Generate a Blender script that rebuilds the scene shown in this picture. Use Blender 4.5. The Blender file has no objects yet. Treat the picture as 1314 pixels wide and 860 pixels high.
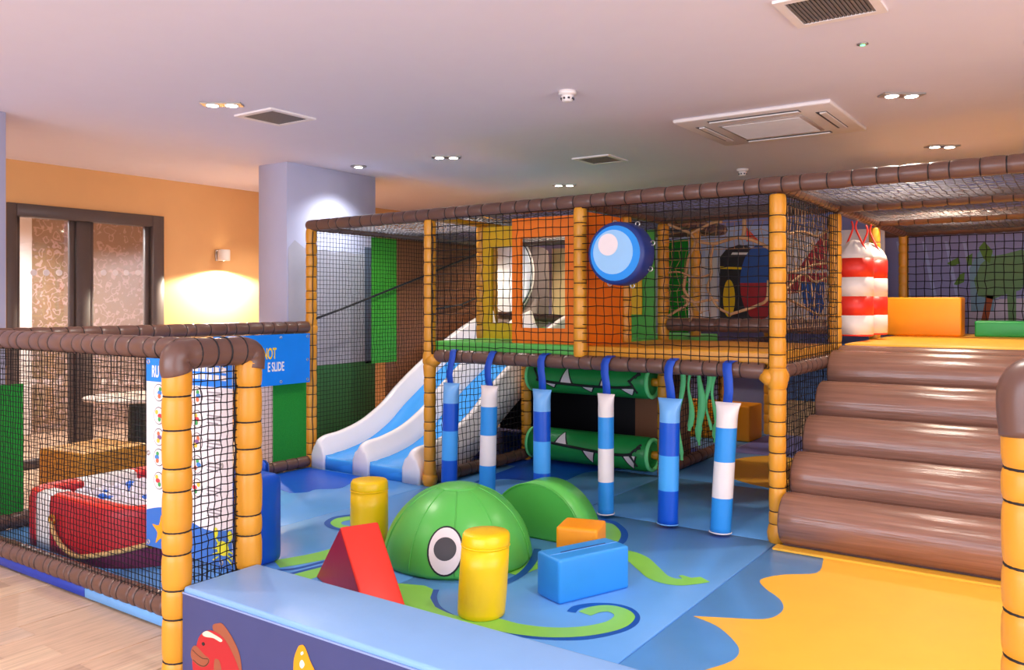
import bpy, bmesh, math, random
import numpy as np
from mathutils import Vector, Matrix
random.seed(7); np.random.seed(7)
S = bpy.context.scene
COL = S.collection

# ------------------------------------------------------------------ camera
FPX, TAN, HC, HY, CX = 1070.0, 0.695, 1.64, 389.0, 657.0
ANG = math.atan(TAN)
FW = (-math.sin(ANG), math.cos(ANG)); RT = (math.cos(ANG), math.sin(ANG))
cam = bpy.data.cameras.new('camera'); cam.sensor_width = 36; cam.lens = FPX / 1314 * 36
cam.shift_y = (HY - 430) / 1314; cam.clip_start = .05
camo = bpy.data.objects.new('camera', cam); COL.objects.link(camo)
camo.location = (0, 0, HC); camo.rotation_euler = (math.pi / 2, 0, ANG)
S.camera = camo

# ------------------------------------------------------------------ world, light, exposure
w = bpy.data.worlds.new('world'); S.world = w; w.use_nodes = True
w.node_tree.nodes['Background'].inputs[0].default_value = (.75, .85, 1, 1)
w.node_tree.nodes['Background'].inputs[1].default_value = .6
S.view_settings.view_transform = 'Standard'; S.view_settings.look = 'None'
S.view_settings.gamma = 1; S.view_settings.exposure = .14
S.view_settings.use_curve_mapping = False
S.cycles.use_denoising = True
S.cycles.max_bounces = 9; S.cycles.diffuse_bounces = 7; S.cycles.glossy_bounces = 3
S.cycles.transparent_max_bounces = 12; S.cycles.caustics_reflective = False; S.cycles.caustics_refractive = False
S.cycles.sample_clamp_indirect = 6
ZC = 3.10      # ceiling
ZF = -.08      # wooden floor (the play mat top is z = 0)

def area(loc, rot, sx, sy, e, col):
    l = bpy.data.lights.new('added_daylight', 'AREA'); l.shape = 'RECTANGLE'; l.size = sx; l.size_y = sy
    l.energy = e; l.color = col
    o = bpy.data.objects.new('added_daylight', l); COL.objects.link(o); o.location = loc; o.rotation_euler = rot
    return o
# daylight of two unseen windows, added behind and beside the camera to light the room
area((-2.5, -3.9, 1.65), (math.radians(90), 0, 0), 7.5, 2.3, 400, (.78, .87, 1))
area((3.9, 1.2, 1.65), (math.radians(90), 0, math.radians(90)), 6.0, 2.3, 240, (.88, .91, 1))
def spot(loc, e, col=(1, .92, .82), size=118, blend=.6, r=.05, rot=(0, 0, 0)):
    l = bpy.data.lights.new('downlight_lamp', 'SPOT'); l.energy = e; l.color = col; l.spot_size = math.radians(size)
    l.spot_blend = blend; l.shadow_soft_size = r
    o = bpy.data.objects.new('downlight_lamp', l); COL.objects.link(o); o.location = loc; o.rotation_euler = rot
    return o

# ------------------------------------------------------------------ pixel helpers (1314 x 860 frame)
def ray(x, y):
    u = (x - CX) / FPX; v = -(y - HY) / FPX
    return (FW[0] + u * RT[0], FW[1] + u * RT[1], v)
def atz(x, y, z=0.):
    r = ray(x, y); k = (z - HC) / r[2]; return Vector((r[0] * k, r[1] * k, z))
def aty(x, y, Y):
    r = ray(x, y); k = Y / r[1]; return Vector((r[0] * k, Y, HC + r[2] * k))
def atx(x, y, X):
    r = ray(x, y); k = X / r[0]; return Vector((X, r[1] * k, HC + r[2] * k))

# ------------------------------------------------------------------ materials
def lin(c):
    return tuple(((v / 255) / 12.92 if v / 255 <= .04045 else ((v / 255 + .055) / 1.055) ** 2.4) for v in c) + (1,)
MATS = {}
def mat(name, rgb, rough=.42, spec=.5, var=.05, vscale=6, bump=.0, bscale=12, metal=0, coat=0, emit=None, stretch=None):
    if name in MATS: return MATS[name]
    m = bpy.data.materials.new(name); m.use_nodes = True; nt = m.node_tree; N = nt.nodes; L = nt.links
    b = N['Principled BSDF']; b.inputs['Roughness'].default_value = rough; b.inputs['Metallic'].default_value = metal
    b.inputs['Specular IOR Level'].default_value = spec; b.inputs['Coat Weight'].default_value = coat
    c = lin(rgb)
    tc = N.new('ShaderNodeTexCoord'); mp = N.new('ShaderNodeMapping'); L.new(tc.outputs['Object'], mp.inputs[0])
    if stretch: mp.inputs['Scale'].default_value = stretch
    nz = N.new('ShaderNodeTexNoise'); nz.inputs['Scale'].default_value = vscale; nz.inputs['Detail'].default_value = 4
    L.new(mp.outputs[0], nz.inputs[0])
    mx = N.new('ShaderNodeMix'); mx.data_type = 'RGBA'
    mx.inputs[6].default_value = tuple(max(0, v * (1 - var * 1.6)) for v in c[:3]) + (1,)
    mx.inputs[7].default_value = tuple(min(1, v * (1 + var * 1.6)) for v in c[:3]) + (1,)
    L.new(nz.outputs[0], mx.inputs[0]); L.new(mx.outputs[2], b.inputs['Base Color'])
    if bump:
        n2 = N.new('ShaderNodeTexNoise'); n2.inputs['Scale'].default_value = bscale; n2.inputs['Detail'].default_value = 3
        L.new(mp.outputs[0], n2.inputs[0])
        bp = N.new('ShaderNodeBump'); bp.inputs['Strength'].default_value = bump; bp.inputs['Distance'].default_value = .02
        L.new(n2.outputs[0], bp.inputs['Height']); L.new(bp.outputs[0], b.inputs['Normal'])
    if emit:
        b.inputs['Emission Color'].default_value = lin(emit[0]); b.inputs['Emission Strength'].default_value = emit[1]
    MATS[name] = m
    return m
def pvc(name, rgb, rough=.4, bump=.12, bscale=7, var=.04): return mat(name, rgb, rough, .5, var, 5, bump, bscale)
YEL = pvc('yellow_padding', (218, 148, 38)); BRN = pvc('brown_padding', (104, 74, 63), .36)
LOG = None
BLACK = mat('black_cord', (22, 18, 20), .6); NETM = mat('black_net', (26, 22, 26), .75, .2)
ROOFN = mat('lit_roof_net', (96, 90, 94), .6, .4)  # same black netting, its colour lightened for the light falling from above
TANR = mat('tan_rope', (176, 136, 98), .85, .2, .15, 40)
LBLUE = pvc('light_blue_vinyl', (112, 176, 236), .33); MBLUE = pvc('mid_blue_vinyl', (44, 146, 226), .4)
ROYAL = pvc('royal_blue_vinyl', (12, 84, 200), .36); NAVY = pvc('navy_vinyl', (28, 52, 122), .4)
SAND = pvc('sand_vinyl', (252, 186, 62), .4); GREEN = pvc('green_vinyl', (92, 190, 82), .34)
DGREEN = pvc('dark_green_vinyl', (34, 150, 70), .38); LIME = pvc('lime_print', (140, 214, 84), .4, 0)
MINT = pvc('mint_felt', (126, 244, 156), .6); RED = pvc('red_vinyl', (236, 52, 36), .42)
DRED = pvc('crimson_and_shaded_red', (186, 28, 42), .42); WHITE = pvc('white_vinyl', (240, 232, 228), .45, .06)  # the deeper red serves crimson prints and the shaded faces of red pads
BYEL = pvc('bright_yellow_vinyl', (252, 204, 6), .38); ORNG = pvc('orange_vinyl', (255, 156, 4), .45)
DORNG = pvc('orange_panel', (252, 124, 8), .45); SLW = mat('white_plastic', (244, 236, 236), .24, .5, .01)
SLB = mat('blue_plastic', (66, 160, 240), .26, .5, .02); PRINTB = mat('dark_blue_print', (20, 84, 176), .4)
INK = mat('black_print', (26, 24, 28), .5); CHAR = mat('charcoal_print', (66, 62, 66), .5)
PALE = mat('pale_print', (240, 226, 224), .5); PBLUE = mat('pale_blue_print', (150, 200, 240), .4)
BRIGHTB = mat('bright_blue_print', (0, 142, 232), .4); BANNER = mat('banner_blue', (0, 128, 232), .45)
CEIL = mat('ceiling_paint', (228, 224, 236), .8, .2, .01); ORW = mat('ochre_wall_paint', (224, 172, 112), .7, .3, .02)
GREYP = mat('grey_blue_paint', (186, 186, 208), .6, .3, .02); FRAME = mat('brown_grey_frame', (86, 72, 66), .45)
METAL = mat('brushed_metal', (190, 186, 180), .3, .5, .05, 30, metal=.9)
VENTM = mat('vent_grey', (112, 106, 104), .5); WPLA = mat('white_fitting', (238, 230, 226), .45)
BULB = mat('lamp_lens', (255, 250, 240), .3, emit=((255, 240, 220), 22))
BRPANEL = pvc('brown_panel', (150, 96, 62), .5); TURF = mat('artificial_turf', (40, 140, 52), .9, .1, .3, 120, .5, 160)
PURP = pvc('plum_vinyl', (104, 28, 66), .45); WOODTOP = mat('pale_table_top', (224, 208, 196), .4, .5, .04, 20)
TAN = pvc('ochre_vinyl', (206, 146, 48), .5)

def log_mat():
    m = mat('log_vinyl', (138, 98, 82), .25, .5, .30, 2.2, .2, 2.2, stretch=(.9, 20, 20)); return m
LOG = log_mat()

# ------------------------------------------------------------------ object helpers
def tag(o, label=None, cat=None, group=None, kind=None):
    if label: o['label'] = label
    if cat: o['category'] = cat
    if group: o['group'] = group
    if kind: o['kind'] = kind
    return o
WL = {}
def wloc(o):
    p = Vector((0, 0, 0))
    while o is not None: p = p + o.location; o = o.parent
    return p
def empty(name, loc, label=None, cat=None, group=None, kind=None, rz=0):
    o = bpy.data.objects.new(name, None); COL.objects.link(o); o.location = loc; o.rotation_euler = (0, 0, rz)
    o.empty_display_size = .1
    return tag(o, label, cat, group, kind)
def link(name, me, parent=None, loc=None):
    o = bpy.data.objects.new(name, me); COL.objects.link(o); o.parent = parent
    if loc is not None: o.location = loc
    return o
def mesh(name, V, F, m, smooth=True, mi=None):
    me = bpy.data.meshes.new(name); me.from_pydata([tuple(v) for v in V], [], F)
    for k in (m if isinstance(m, (list, tuple)) else [m]): me.materials.append(k)
    if mi is not None: me.polygons.foreach_set('material_index', mi)
    if smooth: me.polygons.foreach_set('use_smooth', [True] * len(me.polygons))
    me.update(); return me
def obj(name, V, F, m, parent=None, smooth=True, mi=None, local=False):
    """V in world coordinates (or in the parent's when local)."""
    V = [Vector(v) for v in V]
    if parent is None:
        if not local:
            lo = [min(v[k] for v in V) for k in range(3)]; hi = [max(v[k] for v in V) for k in range(3)]
            c = Vector(((lo[0] + hi[0]) / 2, (lo[1] + hi[1]) / 2, lo[2]))
            return link(name, mesh(name, [v - c for v in V], F, m, smooth, mi), None, c)
        return link(name, mesh(name, V, F, m, smooth, mi))
    if not local:
        p = wloc(parent); V = [v - p for v in V]
    return link(name, mesh(name, V, F, m, smooth, mi), parent)
def bm_out(bm):
    bm.verts.ensure_lookup_table()
    for i, v in enumerate(bm.verts): v.index = i
    V = [v.co.copy() for v in bm.verts]; F = [[v.index for v in f.verts] for f in bm.faces]
    bm.free(); return V, F
def boxg(x0, x1, y0, y1, z0, z1, r=0., seg=2):
    bm = bmesh.new(); bmesh.ops.create_cube(bm, size=1)
    for v in bm.verts:
        v.co = Vector((x0 + (v.co.x + .5) * (x1 - x0), y0 + (v.co.y + .5) * (y1 - y0), z0 + (v.co.z + .5) * (z1 - z0)))
    if r > 0: bmesh.ops.bevel(bm, geom=bm.edges[:], offset=r, segments=seg, affect='EDGES', profile=.6)
    return bm_out(bm)
def merge(*gs):
    V = []; F = []
    for v, f in gs:
        n = len(V); V += list(v); F += [[i + n for i in q] for q in f]
    return V, F
def box(name, b, m, parent=None, r=0., seg=2, local=False):
    V, F = boxg(*b, r=r, seg=seg); return obj(name, V, F, m, parent, r > 0, None, local)
def frame_of(d):
    d = d.normalized(); a = Vector((0, 0, 1)) if abs(d.z) < .9 else Vector((1, 0, 0))
    n = d.cross(a).normalized(); return n, d.cross(n).normalized()
def tubeg(P, r, n=8, caps=True, closed=False):
    P = [Vector(p) for p in P]; k = len(P); R = r if isinstance(r, (list, tuple)) else [r] * k
    V = []; F = []; pn = None
    for i, p in enumerate(P):
        if closed: t = P[(i + 1) % k] - P[i - 1]
        else: t = P[min(i + 1, k - 1)] - P[max(i - 1, 0)]
        t.normalize()
        if pn is None: a, b = frame_of(t)
        else:
            a = (pn - t * pn.dot(t)).normalized(); b = t.cross(a)
        pn = a
        for q in range(n):
            w_ = 2 * math.pi * q / n; V.append(p + (a * math.cos(w_) + b * math.sin(w_)) * R[i])
    for i in range(k if closed else k - 1):
        j = (i + 1) % k
        for q in range(n): F.append([i * n + q, i * n + (q + 1) % n, j * n + (q + 1) % n, j * n + q])
    if caps and not closed:
        F.append(list(range(n))[::-1]); F.append([(k - 1) * n + q for q in range(n)])
    return V, F
def tube(name, P, r, m, parent=None, n=8, closed=False):
    V, F = tubeg(P, r, n, True, closed); return obj(name, V, F, m, parent)
def lathe(c, prof, n=32, sx=1, sy=1, fn=None):
    """prof: list of (r,z); solid of revolution about z at c"""
    V = []; F = []; c = Vector(c)
    for (r, z) in prof:
        for q in range(n):
            a = 2 * math.pi * q / n; k = fn(a, z) if fn else 1
            V.append(c + Vector((math.cos(a) * r * sx * k, math.sin(a) * r * sy * k, z)))
    for i in range(len(prof) - 1):
        for q in range(n): F.append([i * n + q, i * n + (q + 1) % n, (i + 1) * n + (q + 1) % n, (i + 1) * n + q])
    F.append(list(range(n))[::-1]); F.append([(len(prof) - 1) * n + q for q in range(n)])
    return V, F
def catmull(P, n=6, closed=False):
    P = [Vector(p) for p in P]; out = []; k = len(P)
    for i in range(k if closed else k - 1):
        g = (lambda j: P[j % k]) if closed else (lambda j: P[max(0, min(k - 1, j))])
        a, b, c, d = g(i - 1), g(i), g(i + 1), g(i + 2)
        for s in range(n):
            t = s / n
            out.append(.5 * ((2 * b) + (c - a) * t + (2 * a - 5 * b + 4 * c - d) * t * t + (3 * b - a - 3 * c + d) * t ** 3))
    if not closed: out.append(P[-1].copy())
    return out
def polyg(pts, nrm, th):
    """a flat sheet: outline pts (world), given thickness along nrm (front face = pts + nrm*th)"""
    bm = bmesh.new(); nrm = Vector(nrm)
    vs = [bm.verts.new(Vector(p)) for p in pts]; f = bm.faces.new(vs); f.normal_update()
    ex = bmesh.ops.extrude_face_region(bm, geom=[f])
    for g in ex['geom']:
        if isinstance(g, bmesh.types.BMVert): g.co += nrm * th
    bmesh.ops.recalc_face_normals(bm, faces=bm.faces[:])
    bmesh.ops.triangulate(bm, faces=[q for q in bm.faces if len(q.verts) > 4])
    return bm_out(bm)
def poly(name, pts, nrm, th, m, parent=None):
    V, F = polyg(pts, nrm, th); return obj(name, V, F, m, parent, False)
def ringpts(c, ux, uy, rx, ry, n=28, a0=0, a1=2 * math.pi):
    c = Vector(c); ux = Vector(ux); uy = Vector(uy); full = abs(a1 - a0 - 2 * math.pi) < 1e-6
    return [c + ux * (rx * math.cos(a0 + (a1 - a0) * i / (n if full else n - 1))) + uy * (ry * math.sin(a0 + (a1 - a0) * i / (n if full else n - 1))) for i in range(n)]
def text(name, s, loc, ux, uy, size, m, parent, sx=.62, bold=.012, al='LEFT'):
    c = bpy.data.curves.new(name, 'FONT'); c.body = s; c.size = size; c.align_x = al; c.offset = bold * size; c.extrude = .0006
    o = bpy.data.objects.new(name, c); COL.objects.link(o)
    dg = bpy.context.evaluated_depsgraph_get(); me = bpy.data.meshes.new_from_object(o.evaluated_get(dg))
    bpy.data.objects.remove(o); bpy.data.curves.remove(c)
    ux = Vector(ux); uy = Vector(uy); nz = ux.cross(uy); p = Vector(loc) - wloc(parent)
    for v in me.vertices: v.co = p + ux * (v.co.x * sx) + uy * v.co.y + nz * v.co.z
    me.materials.clear(); me.materials.append(m); me.name = name
    return link(name, me, parent)
def net(name, o, u, v, ms, r, m, parent, jit=.10, sag=0.):
    o = np.array(o, float); u = np.array(u, float); v = np.array(v, float)
    lu, lv = np.linalg.norm(u), np.linalg.norm(v); nu = max(1, round(lu / ms)); nv = max(1, round(lv / ms))
    uh, vh = u / lu, v / lv; nh = np.cross(uh, vh)
    I, J = np.meshgrid(np.linspace(0, 1, nu + 1), np.linspace(0, 1, nv + 1), indexing='ij')
    P = o + I[..., None] * u + J[..., None] * v
    wgt = (np.sin(np.pi * I) * np.sin(np.pi * J)) ** .3
    rnd = np.random.randn(nu + 1, nv + 1, 3) * ms * jit * wgt[..., None]
    k = np.kron(np.random.randn(nu // 5 + 2, nv // 5 + 2), np.ones((5, 5)))[:nu + 1, :nv + 1]
    P = P + rnd[..., 0:1] * uh * .6 + rnd[..., 1:2] * vh * .6 + rnd[..., 2:3] * nh * .5 + (k * ms * jit * .5 * wgt)[..., None] * nh
    if sag: P[..., 2] -= sag * np.sin(np.pi * I) * np.sin(np.pi * J)
    p0 = np.array(wloc(parent)) if parent else np.zeros(3)
    V = []; F = []; base = 0
    for ax in (0, 1):
        A = P if ax == 0 else P.transpose(1, 0, 2); side = vh if ax == 0 else uh
        offs = [nh * r, -nh * r * .5 + side * r * .87, -nh * r * .5 - side * r * .87]
        n, k2 = A.shape[0], A.shape[1]
        W = np.stack([A + q for q in offs], 2)
        V.append(W.reshape(-1, 3))
        idx = np.arange(n * k2 * 3).reshape(n, k2, 3) + base
        for q in range(3):
            a = idx[:-1, :, q]; b = idx[1:, :, q]; c = idx[1:, :, (q + 1) % 3]; d = idx[:-1, :, (q + 1) % 3]
            F.append(np.stack([a, b, c, d], -1).reshape(-1, 4))
        base += n * k2 * 3
    V = np.concatenate(V) - p0; F = np.concatenate(F)
    me = bpy.data.meshes.new(name); me.vertices.add(len(V)); me.vertices.foreach_set('co', V.ravel())
    me.loops.add(F.size); me.loops.foreach_set('vertex_index', F.ravel().astype(np.int32))
    me.polygons.add(len(F)); me.polygons.foreach_set('loop_start', np.arange(0, F.size, 4, dtype=np.int32))
    me.update(calc_edges=True); me.validate(); me.materials.append(m)
    o2 = link(name, me, parent); o2['kind'] = 'stuff'
    return o2
TIE = {}
def tie_mesh(r):
    k = round(r, 3)
    if k not in TIE:
        P = [Vector((math.cos(a) * r, math.sin(a) * r, 0)) for a in [2 * math.pi * i / 16 for i in range(16)]]
        V, F = tubeg(P, .0042, 5, False, True); TIE[k] = mesh('cable_tie', V, F, BLACK)
    return TIE[k]
def pad(name, p0, p1, r, m, parent, sp=.15, ties=True, n=16, bulge=None, e0=.85, e1=.85):
    """foam sleeve strapped to a pole between p0 and p1: swelling between the cable ties"""
    p0 = Vector(p0); p1 = Vector(p1); d = p1 - p0; Ln = d.length; dh = d / Ln
    k = max(1, round(Ln / sp)); cuts = [0.]
    for i in range(1, k): cuts.append((i + random.uniform(-.22, .22)) * Ln / k)
    cuts.append(Ln); T = []
    for i in range(k):
        a, b = cuts[i], cuts[i + 1]
        for f, q in ((.0, .89), (.06, .975), (.2, 1.025), (.5, 1.04), (.8, 1.025), (.94, .975)):
            T.append((a + (b - a) * f, r * q))
    T.append((Ln, r * .93)); T[0] = (0, r * .95); T[-1] = (Ln, r * .95)
    T = [(-.006, r * e0)] + T + [(Ln + .006, r * e1)]
    a, b = frame_of(dh); V = []; F = []
    ph = random.uniform(0, 6)
    for (t, q) in T:
        for s in range(n):
            w_ = 2 * math.pi * s / n
            qq = q * (1 + .012 * math.sin(3 * w_ + ph + t * 9))
            if bulge:
                for (bt, bw, bk) in bulge: qq *= 1 + bk * math.exp(-((t - bt) / bw) ** 2)
            V.append(p0 + dh * t + (a * math.cos(w_) + b * math.sin(w_)) * qq)
    for i in range(len(T) - 1):
        for s in range(n): F.append([i * n + s, i * n + (s + 1) % n, (i + 1) * n + (s + 1) % n, (i + 1) * n + s])
    F.append(list(range(n))[::-1]); F.append([(len(T) - 1) * n + s for s in range(n)])
    # sleeve direction: a x b must follow dh
    if a.cross(b).dot(dh) < 0: F = [f[::-1] for f in F]
    o = obj(name, V, F, m, parent)
    rot = dh.to_track_quat('Z', 'Y')
    if ties:
        tm = tie_mesh(r * .915); base = wloc(o)
        for c in cuts[1:-1]:
            t = link('cable_tie', tm, o); t.location = p0 + dh * c - base
            t.rotation_mode = 'QUATERNION'; t.rotation_quaternion = rot
    return o

# ================================================================== ROOM
def struct(o): o['kind'] = 'structure'; return o
XW, XR, YB, YN = -9.0, 4.0, 11.0, -4.0
WOODM = mat('oak_plank', (206, 174, 146), .5, .4, .2, 4, .05, 30, stretch=(16, 1.2, 4))
fl = struct(box('floor', (XW - 2.6, XR, YN, YB + .2, ZF - .1, ZF - .004), WOODM))
pl_meshes = []
for k in range(5):
    V, F = boxg(0, .178, 0, 1.197, 0, .006, .0012, 1); pl_meshes.append(mesh('plank', V, F, mat('oak_plank_%d' % k, [(208, 176, 148), (196, 164, 138), (214, 184, 154), (188, 156, 132), (204, 176, 152)][k], .5, .4, .22, 3, .05, 30, stretch=(18, 1.1, 4)), False))
flw = fl.location
for i in range(26):
    x = -7.2 + i * .18; off = random.uniform(0, 1.2)
    for j in range(4):
        y = -1.0 + off + j * 1.2
        if y + 1.2 > 2.98: continue
        o = link('plank', pl_meshes[random.randrange(5)], fl); o.location = Vector((x, y, ZF - .006)) - flw
struct(box('ceiling', (XW - 2.6, XR + .1, YN - .1, YB + .2, ZC, ZC + .1), CEIL))
# ochre wall with the glazed sliding door
DY0, DY1, DZ = 4.0, 5.73, 2.66
V, F = merge(boxg(XW - .15, XW, YN, DY0, ZF, ZC), boxg(XW - .15, XW, DY1, YB + .2, ZF, ZC), boxg(XW - .15, XW, DY0, DY1, DZ, ZC))
struct(obj('wall_left', V, F, ORW, None, False))
struct(box('wall_back', (XW - 2.6, XR + .1, YB, YB + .15, ZF, ZC), mat('lilac_mural_paint', (150, 150, 196), .7, .3, .10, 1.6)))
wr = struct(box('wall_right', (XR, XR + .12, YN, YB, ZF, ZC), GREYP))
wn = struct(box('wall_front', (XW - 2.6, XR, YN - .12, YN, ZF, ZC), GREYP))
def added_window(name, c, along, L_, H2):
    t = struct(empty(name, c)); c = Vector(c); al = Vector(along); nrm = Vector((-al.y, al.x, 0))
    def bar(u0, u1, z0, z1):
        a = c + al * u0 - nrm * .03; b2 = c + al * u1 + nrm * .03
        box('added_window_frame', (min(a.x, b2.x), max(a.x, b2.x), min(a.y, b2.y), max(a.y, b2.y), z0, z1), FRAME, t)
    z0, z1 = c.z - H2 / 2, c.z + H2 / 2
    bar(-L_ / 2 - .08, L_ / 2 + .08, z0 - .08, z0); bar(-L_ / 2 - .08, L_ / 2 + .08, z1, z1 + .08)
    n = max(2, round(L_ / 1.5))
    for k in range(n + 1):
        u = -L_ / 2 + L_ * k / n; bar(u - .03, u + .03, z0, z1)
added_window('added_window_1', (-2.5, YN + .03, 1.65), (1, 0, 0), 7.5, 2.3); added_window('added_window_2', (XR - .03, 1.2, 1.65), (0, 1, 0), 6.0, 2.3)  # unseen windows, added around the daylight lamps
def pillar(name, y0, y1): return struct(box(name, (-7.27, -6.82, y0, y1, ZF, ZC), GREYP, None, .004, 1))
col1 = pillar('column_1', 5.74, 7.04); pillar('column_2', 1.7, 3.03)
# room beyond the sliding door
wp = bpy.data.materials.new('leaf_wallpaper'); wp.use_nodes = True
nt = wp.node_tree; N = nt.nodes; L = nt.links; b = N['Principled BSDF']; b.inputs['Roughness'].default_value = .7
tc = N.new('ShaderNodeTexCoord'); vo = N.new('ShaderNodeTexVoronoi'); vo.inputs['Scale'].default_value = 3.6; vo.distance = 'MINKOWSKI'
wv = N.new('ShaderNodeTexWave'); wv.inputs['Scale'].default_value = 3; wv.inputs['Distortion'].default_value = 14; wv.inputs['Detail'].default_value = 2; wv.inputs['Detail Scale'].default_value = 2.5
L.new(tc.outputs['Object'], vo.inputs['Vector']); L.new(tc.outputs['Object'], wv.inputs['Vector'])
mul = N.new('ShaderNodeMath'); mul.operation = 'MULTIPLY'; L.new(wv.outputs[0], mul.inputs[0]); L.new(vo.outputs['Distance'], mul.inputs[1])
rp = N.new('ShaderNodeValToRGB'); rp.color_ramp.elements[0].position = .12; rp.color_ramp.elements[0].color = lin((206, 178, 170)); rp.color_ramp.elements[1].position = .3; rp.color_ramp.elements[1].color = lin((164, 138, 110))
L.new(mul.outputs[0], rp.inputs[0]); L.new(rp.outputs[0], b.inputs['Base Color'])
struct(box('wall_far_room', (XW - 2.6, XW - 2.5, 2.5, 8.5, ZF, ZC), wp))
struct(box('wall_lobby_side', (XW - 2.5, XW - .15, 2.4, 2.5, ZF, ZC), WPLA))
struct(box('wall_lobby_end', (XW - 2.5, XW - .15, 8.5, 8.6, ZF, ZC), WPLA))
struct(box('trim_1', (XW - 2.5, XW - 2.44, 5.05, 5.4, ZF, 2.9), WPLA))

door = struct(empty('door_1', (XW - .07, (DY0 + DY1) / 2, ZF)))
fx0, fx1 = XW - .12, XW + .03
for nm, bb in (('door_frame', (fx0, fx1, DY0, DY0 + .09, ZF, DZ)), ('door_frame', (fx0, fx1, DY1 - .14, DY1, ZF, DZ)),
               ('door_frame', (fx0, fx1, DY0 + .09, DY1 - .14, DZ - .13, DZ)), ('door_frame', (fx0, fx1 - .04, 4.72, 4.87, ZF, DZ - .13)),
               ('door_frame', (fx0, fx1 - .04, DY0 + .09, DY1 - .14, ZF, ZF + .09))):
    box(nm, bb, FRAME, door, .006, 1)
for y0, y1 in ((4.09, 4.15), (4.66, 4.72), (4.87, 4.92), (5.53, 5.59)):
    box('leaf_stile', (fx0 + .03, fx1 - .07, y0, y1, ZF + .09, DZ - .13), FRAME, door, .004, 1)
gm = bpy.data.materials.new('door_glass'); gm.use_nodes = True; nt = gm.node_tree; nt.nodes.clear()
out = nt.nodes.new('ShaderNodeOutputMaterial'); mixn = nt.nodes.new('ShaderNodeMixShader'); tr = nt.nodes.new('ShaderNodeBsdfTransparent'); gl = nt.nodes.new('ShaderNodeBsdfGlossy')
gl.inputs['Roughness'].default_value = .03; mixn.inputs[0].default_value = .10; tr.inputs[0].default_value = (.94, .96, .98, 1)
nt.links.new(tr.outputs[0], mixn.inputs[1]); nt.links.new(gl.outputs[0], mixn.inputs[2]); nt.links.new(mixn.outputs[0], out.inputs[0])
for y0, y1 in ((4.15, 4.66), (4.92, 5.53)):
    box('glass_pane', (XW - .06, XW - .052, y0, y1, ZF + .09, DZ - .13), gm, door)
for row in (350, 490):
    for px in (26, 43, 59.5, 76, 92, 119, 133, 148, 162, 177):
        p = atx(px, row, XW - .05)
        if 4.17 < p.y < 4.64 or 4.94 < p.y < 5.51:
            poly('manifestation_dot', ringpts(p, (0, 1, 0), (0, 0, 1), .034, .034, 16), (1, 0, 0), .002, WPLA, door)
spot((XW - 1.0, 4.7, ZC - .06), 420, (1, .95, .92), 150)
spot((XW - 1.2, 3.4, ZC - .06), 160, (1, .95, .92), 150)

# ------------------------------------------------------------------ ceiling fittings
def downlight(px, py, label, two=True, e=60, col=(1, .92, .82), p=None):
    c = p or atz(px, py, ZC); g = 'recessed ceiling downlights'
    t = empty('recessed_downlight', (c.x, c.y, ZC - .02), label, 'downlight', g)
    # a slim bezel that lies in the ceiling, the lamps aligned along the room
    n = 2 if two else 1; ux = Vector((.8, .6, 0)).normalized(); uy = Vector((-.6, .8, 0))
    hl = .145 if two else .07
    P = [Vector((c.x, c.y, ZC - .012)) + ux * a + uy * b_ for a, b_ in ((-hl, -.055), (hl, -.055), (hl, .055), (-hl, .055))]
    if two: poly('bezel', P, (0, 0, 1), .012, METAL, t)
    else: poly('bezel', ringpts((c.x, c.y, ZC - .012), (1, 0, 0), (0, 1, 0), .085, .085, 24), (0, 0, 1), .012, METAL, t)
    for k in range(n):
        q = Vector((c.x, c.y, ZC)) + ux * ((-.07 + .14 * k) if two else 0)
        V, F = lathe((q.x, q.y, ZC - .016), [(.044, 0), (.050, .0), (.050, .004)], 20); obj('rim', V, F, WPLA, t)
        V, F = lathe((q.x, q.y, ZC - .019), [(.004, 0), (.042, .001), (.042, .003)], 20); obj('lens', V, F, BULB, t)
    spot((c.x, c.y, ZC - .05), e * 1.8, col, *((118, .6) if two else (128, 1.0)))
downlight(285, 133, 'twin recessed downlight beside the grey square vent above the ball pit', e=55)
downlight(573, 201, 'twin recessed downlight above the double slide bay', e=55)
downlight(724, 237, 'twin recessed downlight farthest back over the slide top', e=90, col=(1, .82, .62))
downlight(1157, 121, 'twin recessed downlight between the air conditioner and the roller stairs', e=60, col=(1, .90, .78))
downlight(1209, 187, 'twin recessed downlight above the striped punch bags deck', e=100, col=(1, .84, .66))
downlight(460, 213, 'single round recessed downlight shining on the grey column', False, 60, (.86, .92, 1))
for (x, y, e) in ((-5.2, 1.2, 55), (-1.1, 3.4, 50), (-1.1, .4, 50), (1.6, 2.6, 50), (1.6, 5.6, 60), (1.6, 8.4, 80), (-3.2, -2, 50), (-5.3, -2, 40), (2, -1.5, 40), (-8.0, 2.6, 60), (-8.0, 6.9, 40), (-8.0, -.5, 40)):  # out-of-view downlights, added because the room needs their light
    downlight(0, 0, 'unseen twin recessed downlight added to light the open floor', e=e, p=Vector((x, y, ZC)))

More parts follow.
